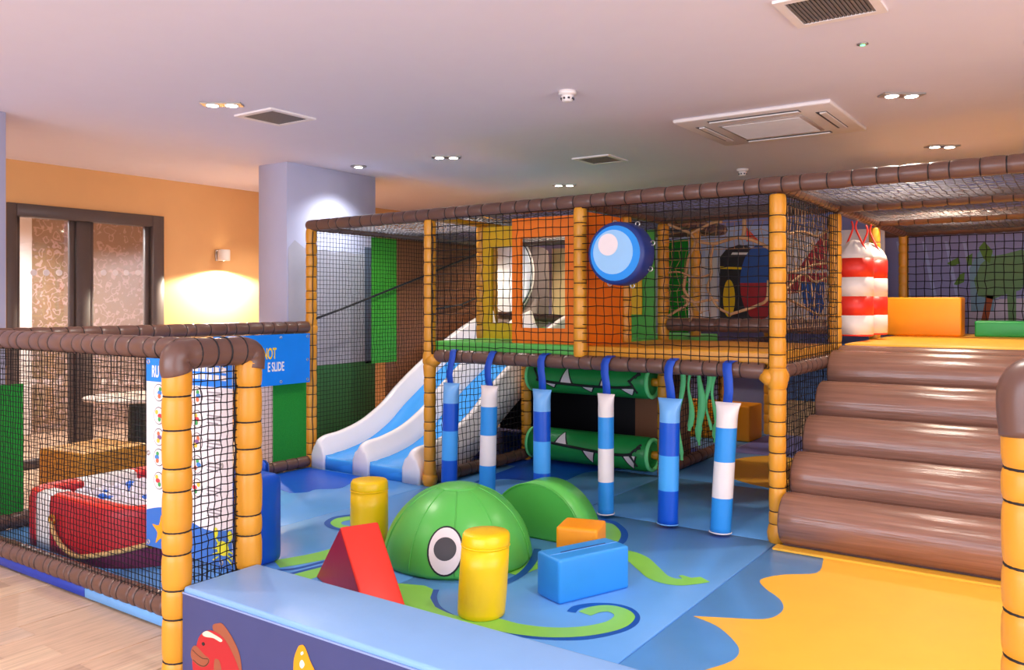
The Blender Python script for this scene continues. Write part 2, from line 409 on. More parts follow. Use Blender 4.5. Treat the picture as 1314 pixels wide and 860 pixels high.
def vent(c, s, label, n):
    t = empty('ceiling_vent', (c[0], c[1], ZC - .01), label, 'vent', 'square ceiling vents')
    x0, x1, y0, y1 = c[0] - s / 2, c[0] + s / 2, c[1] - s / 2, c[1] + s / 2; wd = .045
    V, F = merge(boxg(x0, x1, y0, y0 + wd, ZC - .014, ZC), boxg(x0, x1, y1 - wd, y1, ZC - .014, ZC), boxg(x0, x0 + wd, y0 + wd, y1 - wd, ZC - .014, ZC), boxg(x1 - wd, x1, y0 + wd, y1 - wd, ZC - .014, ZC))
    obj('frame', V, F, WPLA, t, False)
    box('backing', (x0 + wd, x1 - wd, y0 + wd, y1 - wd, ZC - .003, ZC - .001), CHAR, t)
    sl = (s - 2 * wd) / n
    for k in range(n):
        x = x0 + wd + sl * (k + .5)
        box('slat', (x - sl * .33, x + sl * .33, y0 + wd, y1 - wd, ZC - .011, ZC - .005), VENTM, t)
vent((-5.24, 4.30), .44, 'small grey square ceiling vent in front of the grey column', 14)
vent((-4.09, 7.45), .42, 'dark square ceiling vent above the climbing frame roof', 14)
vent((-1.05, 4.25), .44, 'grey louvred ceiling vent beside the green indicator light', 18)
# air conditioning cassette
ax0, ax1, ay0, ay1 = -2.74, -1.53, 6.18, 7.36; zc = ZC - .03
t = empty('air_conditioner', ((ax0 + ax1) / 2, (ay0 + ay1) / 2, zc), 'white square ceiling cassette air conditioner with four slots', 'air conditioner')
box('fascia', (ax0, ax1, ay0, ay1, zc, ZC), WPLA, t, .012)
box('grille_panel', (ax0 + .27, ax1 - .27, ay0 + .27, ay1 - .27, zc - .012, zc), mat('grille_grey', (176, 160, 152), .5), t, .004, 1)
for k in range(24):
    y = ay0 + .3 + k * (ay1 - ay0 - .6) / 23
    box('grille_rib', (ax0 + .3, ax1 - .3, y - .007, y + .007, zc - .017, zc - .012), WPLA, t)
for (a, b_, c, d) in ((ax0 + .25, ax1 - .25, ay0 + .09, ay0 + .17), (ax0 + .25, ax1 - .25, ay1 - .17, ay1 - .09), (ax0 + .09, ax0 + .17, ay0 + .25, ay1 - .25), (ax1 - .17, ax1 - .09, ay0 + .25, ay1 - .25)):
    s = box('air_slot', (a, b_, c, d, zc - .002, zc + .002), CHAR, t)
    if b_ - a > d - c: box('louvre', (a + .01, b_ - .01, c + .028, d - .005, zc - .012, zc - .003), WPLA, s)
    else: box('louvre', (a + .028, b_ - .005, c + .01, d - .01, zc - .012, zc - .003), WPLA, s)
def smoke(px, py, label):
    c = atz(px, py, ZC); t = empty('smoke_detector', (c.x, c.y, ZC - .08), label, 'smoke detector', 'smoke detectors')
    V, F = lathe((c.x, c.y, ZC - .03), [(.045, 0), (.062, .008), (.062, .03)], 24); obj('base', V, F, WPLA, t)
    V, F = lathe((c.x, c.y, ZC - .075), [(.02, 0), (.036, .006), (.042, .03), (.042, .046)], 24); obj('sensor_head', V, F, WPLA, t)
    for k in range(8):
        a = k * math.pi / 4; box('sensor_gap', (c.x + .041 * math.cos(a) - .006, c.x + .041 * math.cos(a) + .006, c.y + .041 * math.sin(a) - .006, c.y + .041 * math.sin(a) + .006, ZC - .06, ZC - .048), CHAR, t)
smoke(728, 117, 'white smoke detector in front of the climbing frame roof')
smoke(953, 217, 'white smoke detector beyond the air conditioner')
c = atz(1107, 56, ZC); t = empty('emergency_light', (c.x, c.y, ZC - .012), 'tiny emergency light with green indicator beside ceiling vent', 'light')
V, F = lathe((c.x, c.y, ZC - .008), [(.02, 0), (.03, .002), (.03, .008)], 20); obj('ring', V, F, METAL, t)
V, F = lathe((c.x, c.y, ZC - .012), [(.004, 0), (.014, .001), (.014, .004)], 16); obj('indicator', V, F, mat('green_led', (120, 230, 160), .3, emit=((120, 255, 170), 2)), t)
# wall lamp
c = atx(281, 328, XW); t = empty('wall_lamp', (XW, c.y, c.z - .08), 'small glass and metal wall lamp glowing on the ochre wall', 'lamp')
box('back_plate', (XW, XW + .02, c.y - .06, c.y + .06, c.z - .07, c.z + .07), METAL, t, .004, 1)
V, F = lathe((XW + .10, c.y, c.z - .07), [(.068, 0), (.075, .01), (.075, .13), (.068, .14), (.06, .13), (.06, .012)], 24); obj('shade', V, F, mat('frosted_glass', (226, 216, 204), .3), t)
V, F = lathe((XW + .10, c.y, c.z - .05), [(.01, -.02), (.035, -.01), (.03, .05), (.012, .08)], 16); obj('bulb', V, F, BULB, t)
box('arm', (XW + .02, XW + .1, c.y - .01, c.y + .01, c.z + .02, c.z + .04), METAL, t)
l = spot((XW + .20, c.y, c.z - .12), 330, (1, .88, .70), 165, .2, .04, (0, math.radians(-18), 0))
# murals on the column and the far wall
nx = (1, 0, 0)
xc = -6.818
top = [atx(x, y, xc) for x, y in ((370, 318), (378, 308), (390, 318), (402, 322), (418, 320), (428, 324), (440, 322), (455, 326), (468, 326), (470, 322), (479, 322))]
bot = [Vector((xc, 7.03, .95)), Vector((xc, 5.76, .95))]
poly('mural_wall_print', top + bot, nx, .002, mat('mural_stone_grey', (176, 172, 182), .7, .2, .10, 3), col1)
poly('column_edge_shade', [Vector((xc + .002, y, z)) for y, z in ((6.86, 2.28), (7.03, 2.28), (7.03, .95), (6.86, .95))], nx, .001, mat('edge_shade_slate', (92, 104, 126), .7), col1)  # shade at the column's far edge, painted on as a dark strip
poly('mural_grass_print', [Vector((xc + .002, y, z)) for y, z in ((5.76, .96), (7.03, .98), (7.03, .0), (5.76, .0))], nx, .001, mat('mural_grass', (60, 120, 66), .7), col1)

# ================================================================== PLAY FLOOR
fm = struct(empty('floor_mat', (-3, 6, ZF)))
UP = (0, 0, 1)
MATM = pvc('blue_floor_vinyl', (98, 164, 230), .30, .22, 2.2)
def matp(x0, x1, y0, y1, m=MATM): box('mat_panel', (x0, x1, y0, y1, ZF, 0), m, fm, .006, 1)
for x0, x1 in ((-6.45, -4.892), (-4.888, -3.332), (-3.328, -1.772)):
    matp(x0, x1, 2.60, 5.735)
matp(-1.768, 1.4, 2.20, 5.735)
for x0, x1 in ((-6.45, -4.892), (-4.888, -3.332), (-3.328, -1.772), (-1.768, 1.4)):
    matp(x0, x1, 5.739, 7.30); matp(x0, x1, 7.304, 10.6)
def floorpoly(name, pts, m, z=.0012, smooth=0):
    P = [atz(x, y, 0) if not isinstance(x, tuple) else Vector((x[0], x[1], 0)) for x, y in pts]
    if smooth: P = catmull(P, smooth, True)
    poly(name, [p + Vector((0, 0, .0)) for p in P], UP, z, m, fm)
# royal blue sea print in front of the slide and under the frame
W3 = lambda x, y: ((x, y), 0)
P = [Vector((-6.4, 5.0, 0))] + catmull([atz(x, y) for x, y in ((372, 633), (394, 631.6), (406, 628), (434, 627), (447, 622), (462, 612))], 5) + [Vector((-5.4, 5.66, 0)), Vector((-6.4, 5.66, 0))]
poly('royal_blue_print', P, UP, .0012, ROYAL, fm)
P = [Vector((-6.4, 8.9, 0)), Vector((-6.4, 7.3, 0)), Vector((-4.75, 6.9, 0))] + catmull([atz(x, y) for x, y in ((600, 622), (643, 615), (690, 618), (724, 617), (753, 606), (800, 603))], 5) + [Vector((-3.4, 7.7, 0)), Vector((-3.4, 8.9, 0))]
poly('royal_blue_print', P, UP, .0014, ROYAL, fm)
# sand
sb = [(1056, 716), (1056, 721), (1048, 735.5), (1007.6, 737.6), (983, 741.6), (975, 746.5), (983, 756), (999.5, 768), (1005.6, 780), (997.5, 790), (979, 795), (942.6, 793.7), (890, 791)]
s2 = [(890, 791), (918, 802.6), (938.5, 819), (948.7, 835), (938.5, 849), (902, 861)]
P = catmull([atz(*q) for q in sb], 4) + catmull([atz(*q) for q in s2], 4)[1:] + [Vector((-1.45, 2.75, 0)), Vector((-1.0, 2.3, 0)), Vector((1.35, 2.3, 0)), Vector((1.35, 5.5, 0))]
poly('sand_print', P, UP, .0014, SAND, fm)
poly('sand_print', ringpts((-2.15, 8.3, 0), (1, 0, 0), (0, 1, 0), .95, .95, 32), UP, .0012, SAND, fm)
poly('lilac_print', [Vector(q) for q in ((-3.3, 8.9, 0), (-1.8, 9.0, 0), (-1.8, 10.5, 0), (-3.3, 10.5, 0))], UP, .0016, mat('lilac_print', (120, 120, 190), .5), fm)
def ribbon(name, px, wd, m, z, n=6):
    P = catmull([atz(x, y) for x, y in px], n); k = len(P); Lp = []; Rp = []
    for i, p in enumerate(P):
        t = (P[min(i + 1, k - 1)] - P[max(i - 1, 0)]).normalized(); s = Vector((-t.y, t.x, 0))
        f = i / (k - 1); ws = wd[0] + (wd[1] - wd[0]) * f if isinstance(wd, tuple) else wd
        Lp.append(p + s * ws / 2); Rp.append(p - s * ws / 2)
    V = []; F = []
    for q in (Lp, Rp):
        for p in q: V.append(p + Vector((0, 0, z)))
    for i in range(k - 1): F.append([k + i, k + i + 1, i + 1, i])
    obj(name, V, F, m, fm, False)
ribbon('tentacle_edge_print', [(558, 757), (555, 768), (564, 783), (600, 800), (625, 804), (660, 814), (705, 819), (752, 818.5), (793, 810), (811, 801), (815, 791), (806, 782), (786, 777), (760, 776.5), (740, 780), (733, 786)], .05, PRINTB, .0016)
ribbon('tentacle_print', [(520, 770), (570, 795), (625, 799), (660, 807), (705, 812), (750, 810.5), (787, 803), (801, 793), (797, 786), (783, 781.5), (765, 782.5), (750, 788)], (.15, .085), LIME, .0022)
floorpoly('tentacle_print', [(500, 748), (545, 752), (556, 757), (552, 768), (560, 782), (545, 792), (515, 775)], LIME, .0019)
ribbon('tentacle_print', [(650, 735), (690, 722), (740, 713), (790, 710), (815, 716), (832, 730), (845, 741), (865, 747), (885, 746.5), (905, 744)], (.20, .10), LIME, .0018)
ribbon('tentacle_print', [(890, 746), (880, 742), (873, 739)], (.07, .03), LIME, .0022)
ribbon('tentacle_edge_print', [(640, 752), (668, 738), (683, 722), (690, 705)], .05, PRINTB, .0024)
ribbon('tentacle_edge_print', [(770, 667), (786, 670), (799, 680), (801, 690), (793, 699), (770, 706)], .05, PRINTB, .0016)
ribbon('tentacle_print', [(765, 673), (780, 676), (790, 683), (789, 692), (780, 698), (760, 704)], .15, LIME, .0013)
ribbon('tentacle_edge_print', [(470, 660), (450, 661.5), (430, 664.5), (420, 671), (426, 677), (440, 680), (460, 681)], .045, PRINTB, .0016)
ribbon('tentacle_print', [(470, 663), (450, 665), (434, 668), (428, 672), (432, 675.5), (442, 677.5)], .11, LIME, .0013)
ribbon('tentacle_print', [(355, 724), (380, 720), (415, 713), (450, 703)], .17, LIME, .0013)
ribbon('tentacle_edge_print', [(355, 732), (380, 730), (412, 722), (450, 712)], .035, PRINTB, .0016)
ribbon('tentacle_edge_print', [(372, 737), (392, 732), (412, 727), (450, 718)], .035, PRINTB, .0016)
ribbon('tentacle_print', [(375, 745), (395, 738), (415, 732), (450, 723)], .15, LIME, .0012)

# ================================================================== CLIMBING FRAME
XA, XB, XM, XC_, XD = -6.45, -4.89, -3.33, -1.77, 1.35
Y0, Y1, Y2, Y3 = 5.74, 7.30, 8.86, 10.42
YH = 6.52; ZT = 2.44; ZD = 1.17; R_ = .053
pf = empty('climbing_frame', (-3.5, 7.5, 0), 'large two level climbing frame of padded brown rails, yellow posts and black nets', 'play frame')
def zt(x): return 2.42 + .055 * (x - XA) / (XD - XA)
def post(x, y, z0, z1, ties=False, r=R_, bulge=None): return pad('post', (x, y, z0), (x, y, z1), r, YEL, pf, .122, ties, 16, bulge)
def rail(a, b, ties=False, r=R_ + .003, m=BRN, sp=.15): return pad('rail', a, b, r, m, pf, sp, ties, 16)
kn = [(1.12, .07, .22)]
post(XA, Y0, .0, ZT - .06, True, bulge=[(.03, .05, .15), (1.40, .05, .18)])
post(XB, Y0, .0, ZT - .06, True, bulge=[(.06, .05, .3), (1.12, .07, .18)])
post(XM, Y0, 1.22, ZT - .05, True)
post(XC_, Y0, .0, ZT - .06, True, .056, bulge=[(.06, .05, .2), (1.12, .08, .2)])
post(XC_, Y1, .0, ZT - .06, True); post(XM, Y1, 0, ZT - .06, True); post(XB, Y1, 0, 1.12, True)
post(XB, YH, 1.30, ZT - .06, True); post(XM, YH, 1.30, ZT - .06, True)
post(XA, Y2, 0, ZT); post(XB, Y2, 0, ZT); post(XM, 8.08, 1.30, ZT - .06); post(XM, Y2, 0, 1.1)
post(XC_, Y2, 1.0, ZT - .06, True); post(XM, Y3, 0, ZT); post(XC_, Y3, 0, ZT)
for y in (Y0, Y1, Y2, Y3): post(XD, y, 0, ZT - .06)
# tee sleeves where the deck rails meet the posts
for x, y, dx, dy in ((XC_, Y0, -.10, 0), (XC_, Y0, 0, .10), (XB, Y0, .10, 0), (XB, Y0, 0, .1)):
    P = [Vector((x, y, 1.125)), Vector((x + dx * .6, y + dy * .6, 1.13)), Vector((x + dx, y + dy, 1.15))]
    tube('tee_sleeve', P, [.066, .064, .05], YEL, pf, 14)
# top rails along the front and in depth
rail((XA - .03, Y0, zt(XA)), (XD + .05, Y0, zt(XD)), True)
rail((XM, Y1, zt(XM)), (XC_ - .06, Y1, zt(XC_)), True); rail((XC_ + .06, Y1, zt(XC_)), (XD, Y1, zt(XD)), True)
rail((XC_ + .06, Y2, zt(XC_)), (XD, Y2, zt(XD)), True); rail((XM, Y3, zt(XM)), (XD, Y3, zt(XD)))
rail((XA, Y2, zt(XA)), (XM, Y2, zt(XM)))
rail((XA, Y0 + .06, zt(XA)), (XA, Y2, zt(XA)), False)
pad('rail', (XB, Y0 + .06, zt(XB)), (XB, Y1, zt(XB)), R_, pvc('ochre_padding', (196, 132, 24)), pf, .15, False)
rail((XM, Y0 + .06, zt(XM)), (XM, Y2, zt(XM))); rail((XC_, Y0 + .06, zt(XC_)), (XC_, Y1 - .03, zt(XC_)), True, sp=.11)
rail((XC_, Y1 + .06, zt(XC_)), (XC_, Y2 - .02, zt(XC_)), True, sp=.11); rail((XC_, Y2 + .06, zt(XC_)), (XC_, Y3, zt(XC_))); rail((XD, Y0, zt(XD)), (XD, Y3, zt(XD)))
# deck level rails
rail((XB + .09, Y0, ZD), (XC_ - .09, Y0, ZD), True); rail((XC_, Y0 + .09, ZD), (XC_, Y1, ZD), True)
rail((XB, Y1, ZD), (XC_, Y1, ZD)); rail((XB, Y0 + .08, ZD), (XB, Y2, ZD)); rail((XM, Y0 + .06, ZD), (XM, Y3, ZD)); rail((XA, Y2, ZD), (XB, Y2, ZD))
rail((XM + .06, Y1, 1.44), (XC_ - .06, Y1, 1.44), False, .062)
# floor rails
rail((XB, Y0 + .08, .06), (XB, Y1, .06), True); rail((XM, Y1 + .06, .06), (XM, Y2, .06), True); rail((XA, Y2, .5), (XB, Y2, .5)); rail((XA, Y0 + .1, .06), (XA, Y2, .06))
# deck pads
def deck(x0, x1, y0, y1, m): box('deck_pad', (x0, x1, y0, y1, 1.205, 1.30), m, pf, .014, 2)
deck(XB + .03, XM - .06, Y0 + .03, Y1 - .02, GREEN); deck(XM + .0, XC_ + .0, Y0 + .03, Y1 - .07, YEL)
deck(XC_ + .06, XD, Y1 + .06, Y3, SAND); deck(XB + .05, XM - .06, Y1 + .05, Y2, GREEN)
deck(XA + .05, XB - .05, 8.62, 10.0, GREEN)
# nets
def nt_(o, u, v, ms, r=.0034, jit=.10, sag=0): net('net_panel', o, u, v, ms, r, NETM, pf, jit, sag)
H_ = ZT - .05
for x0, x1 in ((XB + .05, XM - .02), (XM + .02, XC_ - .05)):
    nt_((x0, Y0 - .035, 1.19), (x1 - x0, 0, 0), (0, 0, H_ - 1.19), .071, .0039)
nt_((XC_ + .03, Y0 + .05, 1.19), (0, Y1 - Y0 - .1, 0), (0, 0, H_ - 1.19), .06, .0036)
nt_((XC_ + .02, Y0 + .05, .02), (0, Y1 - Y0 - .1, 0), (0, 0, 1.1), .055)
nt_((XA + .03, Y0 + .05, .1), (0, Y2 - Y0 - .1, 0), (0, 0, H_ - .1), .043, .0026)
nt_((XB, Y0 + .05, .1), (0, Y1 - Y0 - .1, 0), (0, 0, 1.02), .06)
nt_((XM, Y1 + .05, .1), (0, Y2 - Y1 - .1, 0), (0, 0, 1.02), .06)
nt_((XB + .05, Y2, .1), (XM - XB - .1, 0, 0), (0, 0, 1.0), .06)
nt_((XC_ + .05, Y3 - .04, 1.3), (XD - XC_ - .1, 0, 0), (0, 0, H_ - 1.3), .087, .0052)
nt_((XM + .05, Y3 - .05, .05), (XC_ - XM - .1, 0, 0), (0, 0, 1.05), .07)
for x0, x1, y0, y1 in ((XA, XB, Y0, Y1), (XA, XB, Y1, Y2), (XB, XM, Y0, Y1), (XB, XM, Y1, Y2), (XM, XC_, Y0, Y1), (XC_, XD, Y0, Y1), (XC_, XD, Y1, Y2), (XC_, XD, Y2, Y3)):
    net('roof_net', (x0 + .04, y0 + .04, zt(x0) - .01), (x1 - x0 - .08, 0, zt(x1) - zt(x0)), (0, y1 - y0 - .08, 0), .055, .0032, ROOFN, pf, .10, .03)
# lacing cord down the posts
for x, y, z0, z1, dx, dy in ((XB, Y0, 1.15, 2.36, .056, -.03), (XC_, Y1, 1.32, 2.36, -.05, -.04), (XA, Y0, .1, 2.36, .056, -.03)):
    P = [Vector((x + dx + random.uniform(-.008, .008), y + dy, z0 + (z1 - z0) * k / 24)) for k in range(25)]
    tube('lacing_cord', catmull(P, 3), .005, BLACK, pf, 5)
# printed and coloured panels laced into the frame
xp = XA - .01
poly('green_panel', [(xp, 6.6, .98), (xp, 7.0, .98), (xp, 7.0, 2.36), (xp, 6.6, 2.36)], nx, .006, pvc('bright_green_sheet', (72, 186, 56), .5), pf)
poly('brown_panel', [(xp, 7.005, .1), (xp, 8.8, .1), (xp, 8.8, 2.38), (xp, 7.005, 2.38)], nx, .006, BRPANEL, pf)
poly('brown_panel', [(xp - .004, 6.83, .1), (xp - .004, 7.0, .1), (xp - .004, 7.0, .99), (xp - .004, 6.83, .99)], nx, .005, BRPANEL, pf)
tube('net_batten', [atx(x, y, XA + .045) for x, y in ((405, 409), (440, 396), (480, 380), (520, 364), (545, 354), (575, 341), (610, 327))], .012, INK, pf, 6)
tube('net_batten', [atx(x, y, XA + .045) for x, y in ((556, 397), (575, 394), (592, 391), (610, 383))], .012, INK, pf, 6)
def window_panel(name, o, ux, Wd, z0, z1, hole, m, th=.03):
    """panel standing at o, along ux, with a rectangular hole (a0,a1,z0,z1)"""
    o = Vector(o); ux = Vector(ux).normalized(); n = Vector((ux.y, -ux.x, 0)); up = Vector((0, 0, 1))
    a0, a1, h0, h1 = hole; gs = []
    for (s0, s1, t0, t1) in ((0, Wd, z0, h0), (0, Wd, h1, z1), (0, a0, h0, h1), (a1, Wd, h0, h1)):
        if s1 - s0 < 1e-4: continue
        gs.append(polyg([o + ux * s0 + up * t0, o + ux * s1 + up * t0, o + ux * s1 + up * t1, o + ux * s0 + up * t1], n, th))
    V, F = merge(*gs); return obj(name, V, F, m, pf, False)
window_panel('orange_window_panel', (-4.08, 5.90, 0), (1, 0, 0), .66, 1.30, 2.36, (.09, .53, 1.43, 2.19), DORNG)
window_panel('orange_door_panel', (XM - .01, 5.83, 0), (0, 1, 0), .60, 1.30, 2.37, (.3, .3, 1.8, 1.8), DORNG)
window_panel('yellow_window_panel', (-4.84, 6.50, 0), (1, 0, 0), .42, 1.30, 2.37, (.10, .42, 1.45, 2.18), pvc('golden_panel', (226, 176, 16), .5))
window_panel('green_window_panel', (-3.86, 7.24, 0), (1, 0, 0), .48, 1.31, 2.33, (0, .22, 1.52, 2.2), pvc('leaf_panel', (74, 160, 62), .5))
box('yellow_panel', (-3.655, -3.50, 7.19, 7.20, 1.53, 2.05), pvc('golden_panel', (226, 176, 16)), pf)
box('grey_panel', (-4.5, -3.75, 8.3, 8.32, 1.31, 2.35), pvc('grey_sheet', (150, 146, 156)), pf)
box('green_panel', (-3.98, -3.70, Y2 - .1, Y2 - .08, 1.31, 2.35), TURF, pf)
# spots seen through the windows: a moulded bubble window at the back of the frame
bw = empty('bubble_window', (-5.0, 9.0, 1.3), 'white oval bubble window in a dark rubber rim behind the orange panel', 'window')
poly('window_surround', catmull([aty(x, y, 9.35) for x, y in ((585, 318), (640, 316), (697, 318), (704, 340), (704, 400), (697, 420), (640, 424), (585, 420))], 3, True), (0, -1, 0), .03, mat('taupe_surround', (128, 112, 108), .5), bw)
poly('rim', ringpts(aty(652, 352, 9.30), (1, 0, 0), (0, 0, 1), .43, .555, 40), (0, -1, 0), .03, SLW, bw)
poly('rim_groove', ringpts(aty(652, 352, 9.265), (1, 0, 0), (0, 0, 1), .40, .525, 40), (0, -1, 0), .01, INK, bw)
poly('bubble', ringpts(aty(652, 352, 9.255), (1, 0, 0), (0, 0, 1), .385, .51, 40), (0, -1, 0), .03, mat('bubble_blue_white', (214, 226, 244), .2), bw)
rail(aty(630, 404, 9.0), aty(745, 411, 9.0), False, .05)
box('beige_panel', (-6.2, -4.8, 9.9, 9.92, 1.2, 2.4), pvc('cream_sheet', (240, 208, 166)), pf)
box('blue_panel', (-5.4, -4.3, 9.5, 9.52, 1.0, 1.38), MBLUE, pf)
# underside room: sheets behind the crocodile rollers
box('dark_backdrop', (-6.3, -4.02, Y2 - .06, Y2 - .04, .02, 1.14), mat('backdrop_black', (30, 26, 30), .6), pf)  # black backing added to darken the space behind the rollers
box('brown_panel', (-4.02, -3.40, 8.1, 8.12, .02, 1.14), BRPANEL, pf)
box('plaid_panel', (XM + .1, XC_, Y3 + .02, Y3 + .04, .45, 1.15), pvc('slate_blue_sheet', (92, 128, 190)), pf)
box('pale_panel', (XM + .1, XC_, Y3 + .02, Y3 + .04, .0, .44), pvc('beige_sheet', (214, 178, 136)), pf)
box('blue_panel', (XC_ - 1.5, XC_ + 2.6, Y3 + .06, Y3 + .08, .0, 1.15), MBLUE, pf)
# tan scramble net with a macrame opening
def px_rope(pts, Y, r, n=6): tube('scramble_rope', catmull([aty(x, y, Y + random.uniform(-.03, .03)) for x, y in pts], n), r, TANR, pf, 6)
YR = 7.16
px_rope([(857, 288), (872, 294), (886, 300), (892, 312), (884, 330), (880, 352), (878, 372), (890, 388), (900, 402)], YR, .014)
px_rope([(886, 300), (900, 293), (914, 286), (926, 285)], YR, .014)
px_rope([(895, 310), (915, 313), (930, 309), (945, 305), (958, 306), (975, 312), (986, 318)], YR, .016)
px_rope([(955, 282), (955, 296), (953, 306)], YR, .018)
px_rope([(915, 315), (912, 335), (913, 352), (908, 368), (912, 380), (922, 395), (935, 402)], YR, .012)
px_rope([(880, 352), (895, 357), (912, 352)], YR, .012)
px_rope([(875, 380), (890, 388), (910, 385), (922, 386)], YR, .012)
px_rope([(857, 406), (870, 398), (882, 390), (878, 380)], YR, .012)
px_rope([(885, 392), (888, 404), (885, 412)], YR, .012)
px_rope([(935, 404), (955, 398), (972, 392), (984, 384), (986, 360)], YR, .014)
px_rope([(857, 350), (870, 349), (880, 352)], YR, .009)
net('scramble_net', (XM + .06, YR + .02, 2.12), (XC_ - XM - .12, 0, 0), (0, 0, .24), .085, .0035, TANR, pf, .28)
net('scramble_net', (XM + .06, YR + .02, 1.50), (.45, 0, 0), (0, 0, .62), .075, .003, TANR, pf, .28)
net('scramble_net', (XC_ - .05, Y0 + .4, 1.45), (0, 1.1, 0), (0, 0, .9), .09, .0032, TANR, pf, .3)
for pts in ([(1012, 350), (1030, 346), (1045, 340), (1062, 338)], [(1008, 372), (1030, 352), (1046, 362), (1062, 356)], [(1012, 384), (1035, 396), (1050, 404), (1064, 405)], [(1012, 300), (1030, 297), (1048, 303), (1062, 296)]):
    tube('scramble_rope', catmull([atx(x, y, XC_ - .04) for x, y in pts], 6), .010, TANR, pf, 6)

# seaside mural board seen beyond the scramble net
Yb = 10.30; ny = (0, -1, 0)
mb = empty('seaside_mural_board', (-3.6, Yb, 1.3), 'pale mural board with surfboard, dark window and red sail behind the scramble net', 'mural')
box('board', (-4.75, -1.95, Yb, Yb + .02, 1.3, 2.5), mat('mural_white', (226, 216, 222), .6), mb)
def pp(name, pts, m, k=0): poly(name, [aty(x, y, Yb - .003 * k) for x, y in pts], ny, .004, m, mb)
pp('sky_print', [(858, 290), (1000, 290), (1000, 330), (858, 330)], mat('mural_sky', (170, 180, 216), .6), 0)
for x in (905, 920, 934): pp('stripe_print', [(x, 318), (x + 7, 318), (x + 7, 410), (x, 410)], mat('mural_lilac', (190, 190, 214), .6), 1)
pp('window_print', [(924, 330), (932, 320), (948, 314), (960, 316), (972, 324), (972, 410), (924, 410)], mat('mural_dark', (40, 34, 44), .6), 2)
pp('bar_print', [(940, 324), (966, 324), (966, 327), (938, 327)], PALE, 3); pp('bar_print', [(924, 342), (955, 343), (955, 346), (924, 345)], BYEL, 3)
P = ringpts(aty(935.5, 383, Yb - .012), (1, 0, 0), (0, 0, 1), .078, .24, 24); poly('buoy_print', P, ny, .004, BYEL, mb)
def board_half(name, up, m):
    a0, a1 = (0, math.pi) if up else (math.pi, 2 * math.pi)
    poly(name, ringpts(aty(974, 363, Yb - .012), (1, 0, 0), (0, 0, 1), .24, .47, 24, a0, a1), ny, .004, m, mb)
board_half('surfboard_blue_print', True, mat('mural_blue', (50, 90, 170), .6)); board_half('surfboard_red_print', False, DRED)
pp('flag_print', [(958, 292), (973, 308), (958, 310)], RED, 3); pp('sail_print', [(1062, 292), (1062, 346), (1024, 346)], DRED, 2)
pp('hull_print', [(1004, 352), (1062, 350), (1062, 362), (1024, 376), (1004, 378)], DRED, 3)
pp('shield_print', [(1027, 362), (1058, 362), (1058, 395), (1046, 412), (1032, 392)], mat('mural_blue', (50, 90, 170), .6), 4)

# ------------------------------------------------------------------ beach mural beyond the back net
bm_ = empty('beach_mural', (-.7, YB - .03, 1.2), 'painted palm tree and pale sky rays mural behind the back net', 'mural')
def mp(name, pts, m, k=0): poly(name, [aty(x, y, YB - .004 - .003 * k) for x, y in pts], ny, .003, m, bm_)
mp('beach_print', [(1245, 385), (1400, 380), (1400, 445), (1240, 445)], mat('mural_beach', (206, 196, 214), .7), 0)
for x in (1150, 1183, 1212, 1235, 1262): mp('ray_print', [(x, 310), (x + 4, 310), (x + 20, 385), (x + 15, 385)], mat('mural_ray', (176, 186, 226), .7), 0)
mp('haze_print', [(1244, 345), (1262, 312), (1278, 330), (1275, 400), (1246, 400)], mat('mural_teal', (130, 168, 190), .7), 1)
tr_ = mat('mural_trunk', (176, 88, 48), .7); lf = mat('mural_leaf', (96, 138, 60), .7); lf2 = mat('mural_leaf_pale', (112, 152, 104), .7)
mp('trunk_print', [(1259, 412), (1266, 378), (1275, 380), (1268, 412)], tr_, 2)
mp('crown_print', [(1255, 380), (1250, 360), (1258, 340), (1268, 330), (1290, 326), (1312, 320), (1330, 340), (1310, 372), (1290, 378), (1274, 384)], lf2, 2)
for pts in ([(1256, 318), (1263, 310), (1274, 322), (1270, 338), (1262, 332)], [(1224, 365), (1232, 352), (1238, 350), (1237, 362), (1228, 366)], [(1215, 338), (1230, 330), (1232, 338), (1222, 342)], [(1240, 330), (1248, 325), (1247, 340), (1241, 342)]):
    mp('leaf_print', pts, lf, 3)
mp('stem_print', [(1292, 372), (1304, 370), (1304, 412), (1294, 412)], lf2, 3)

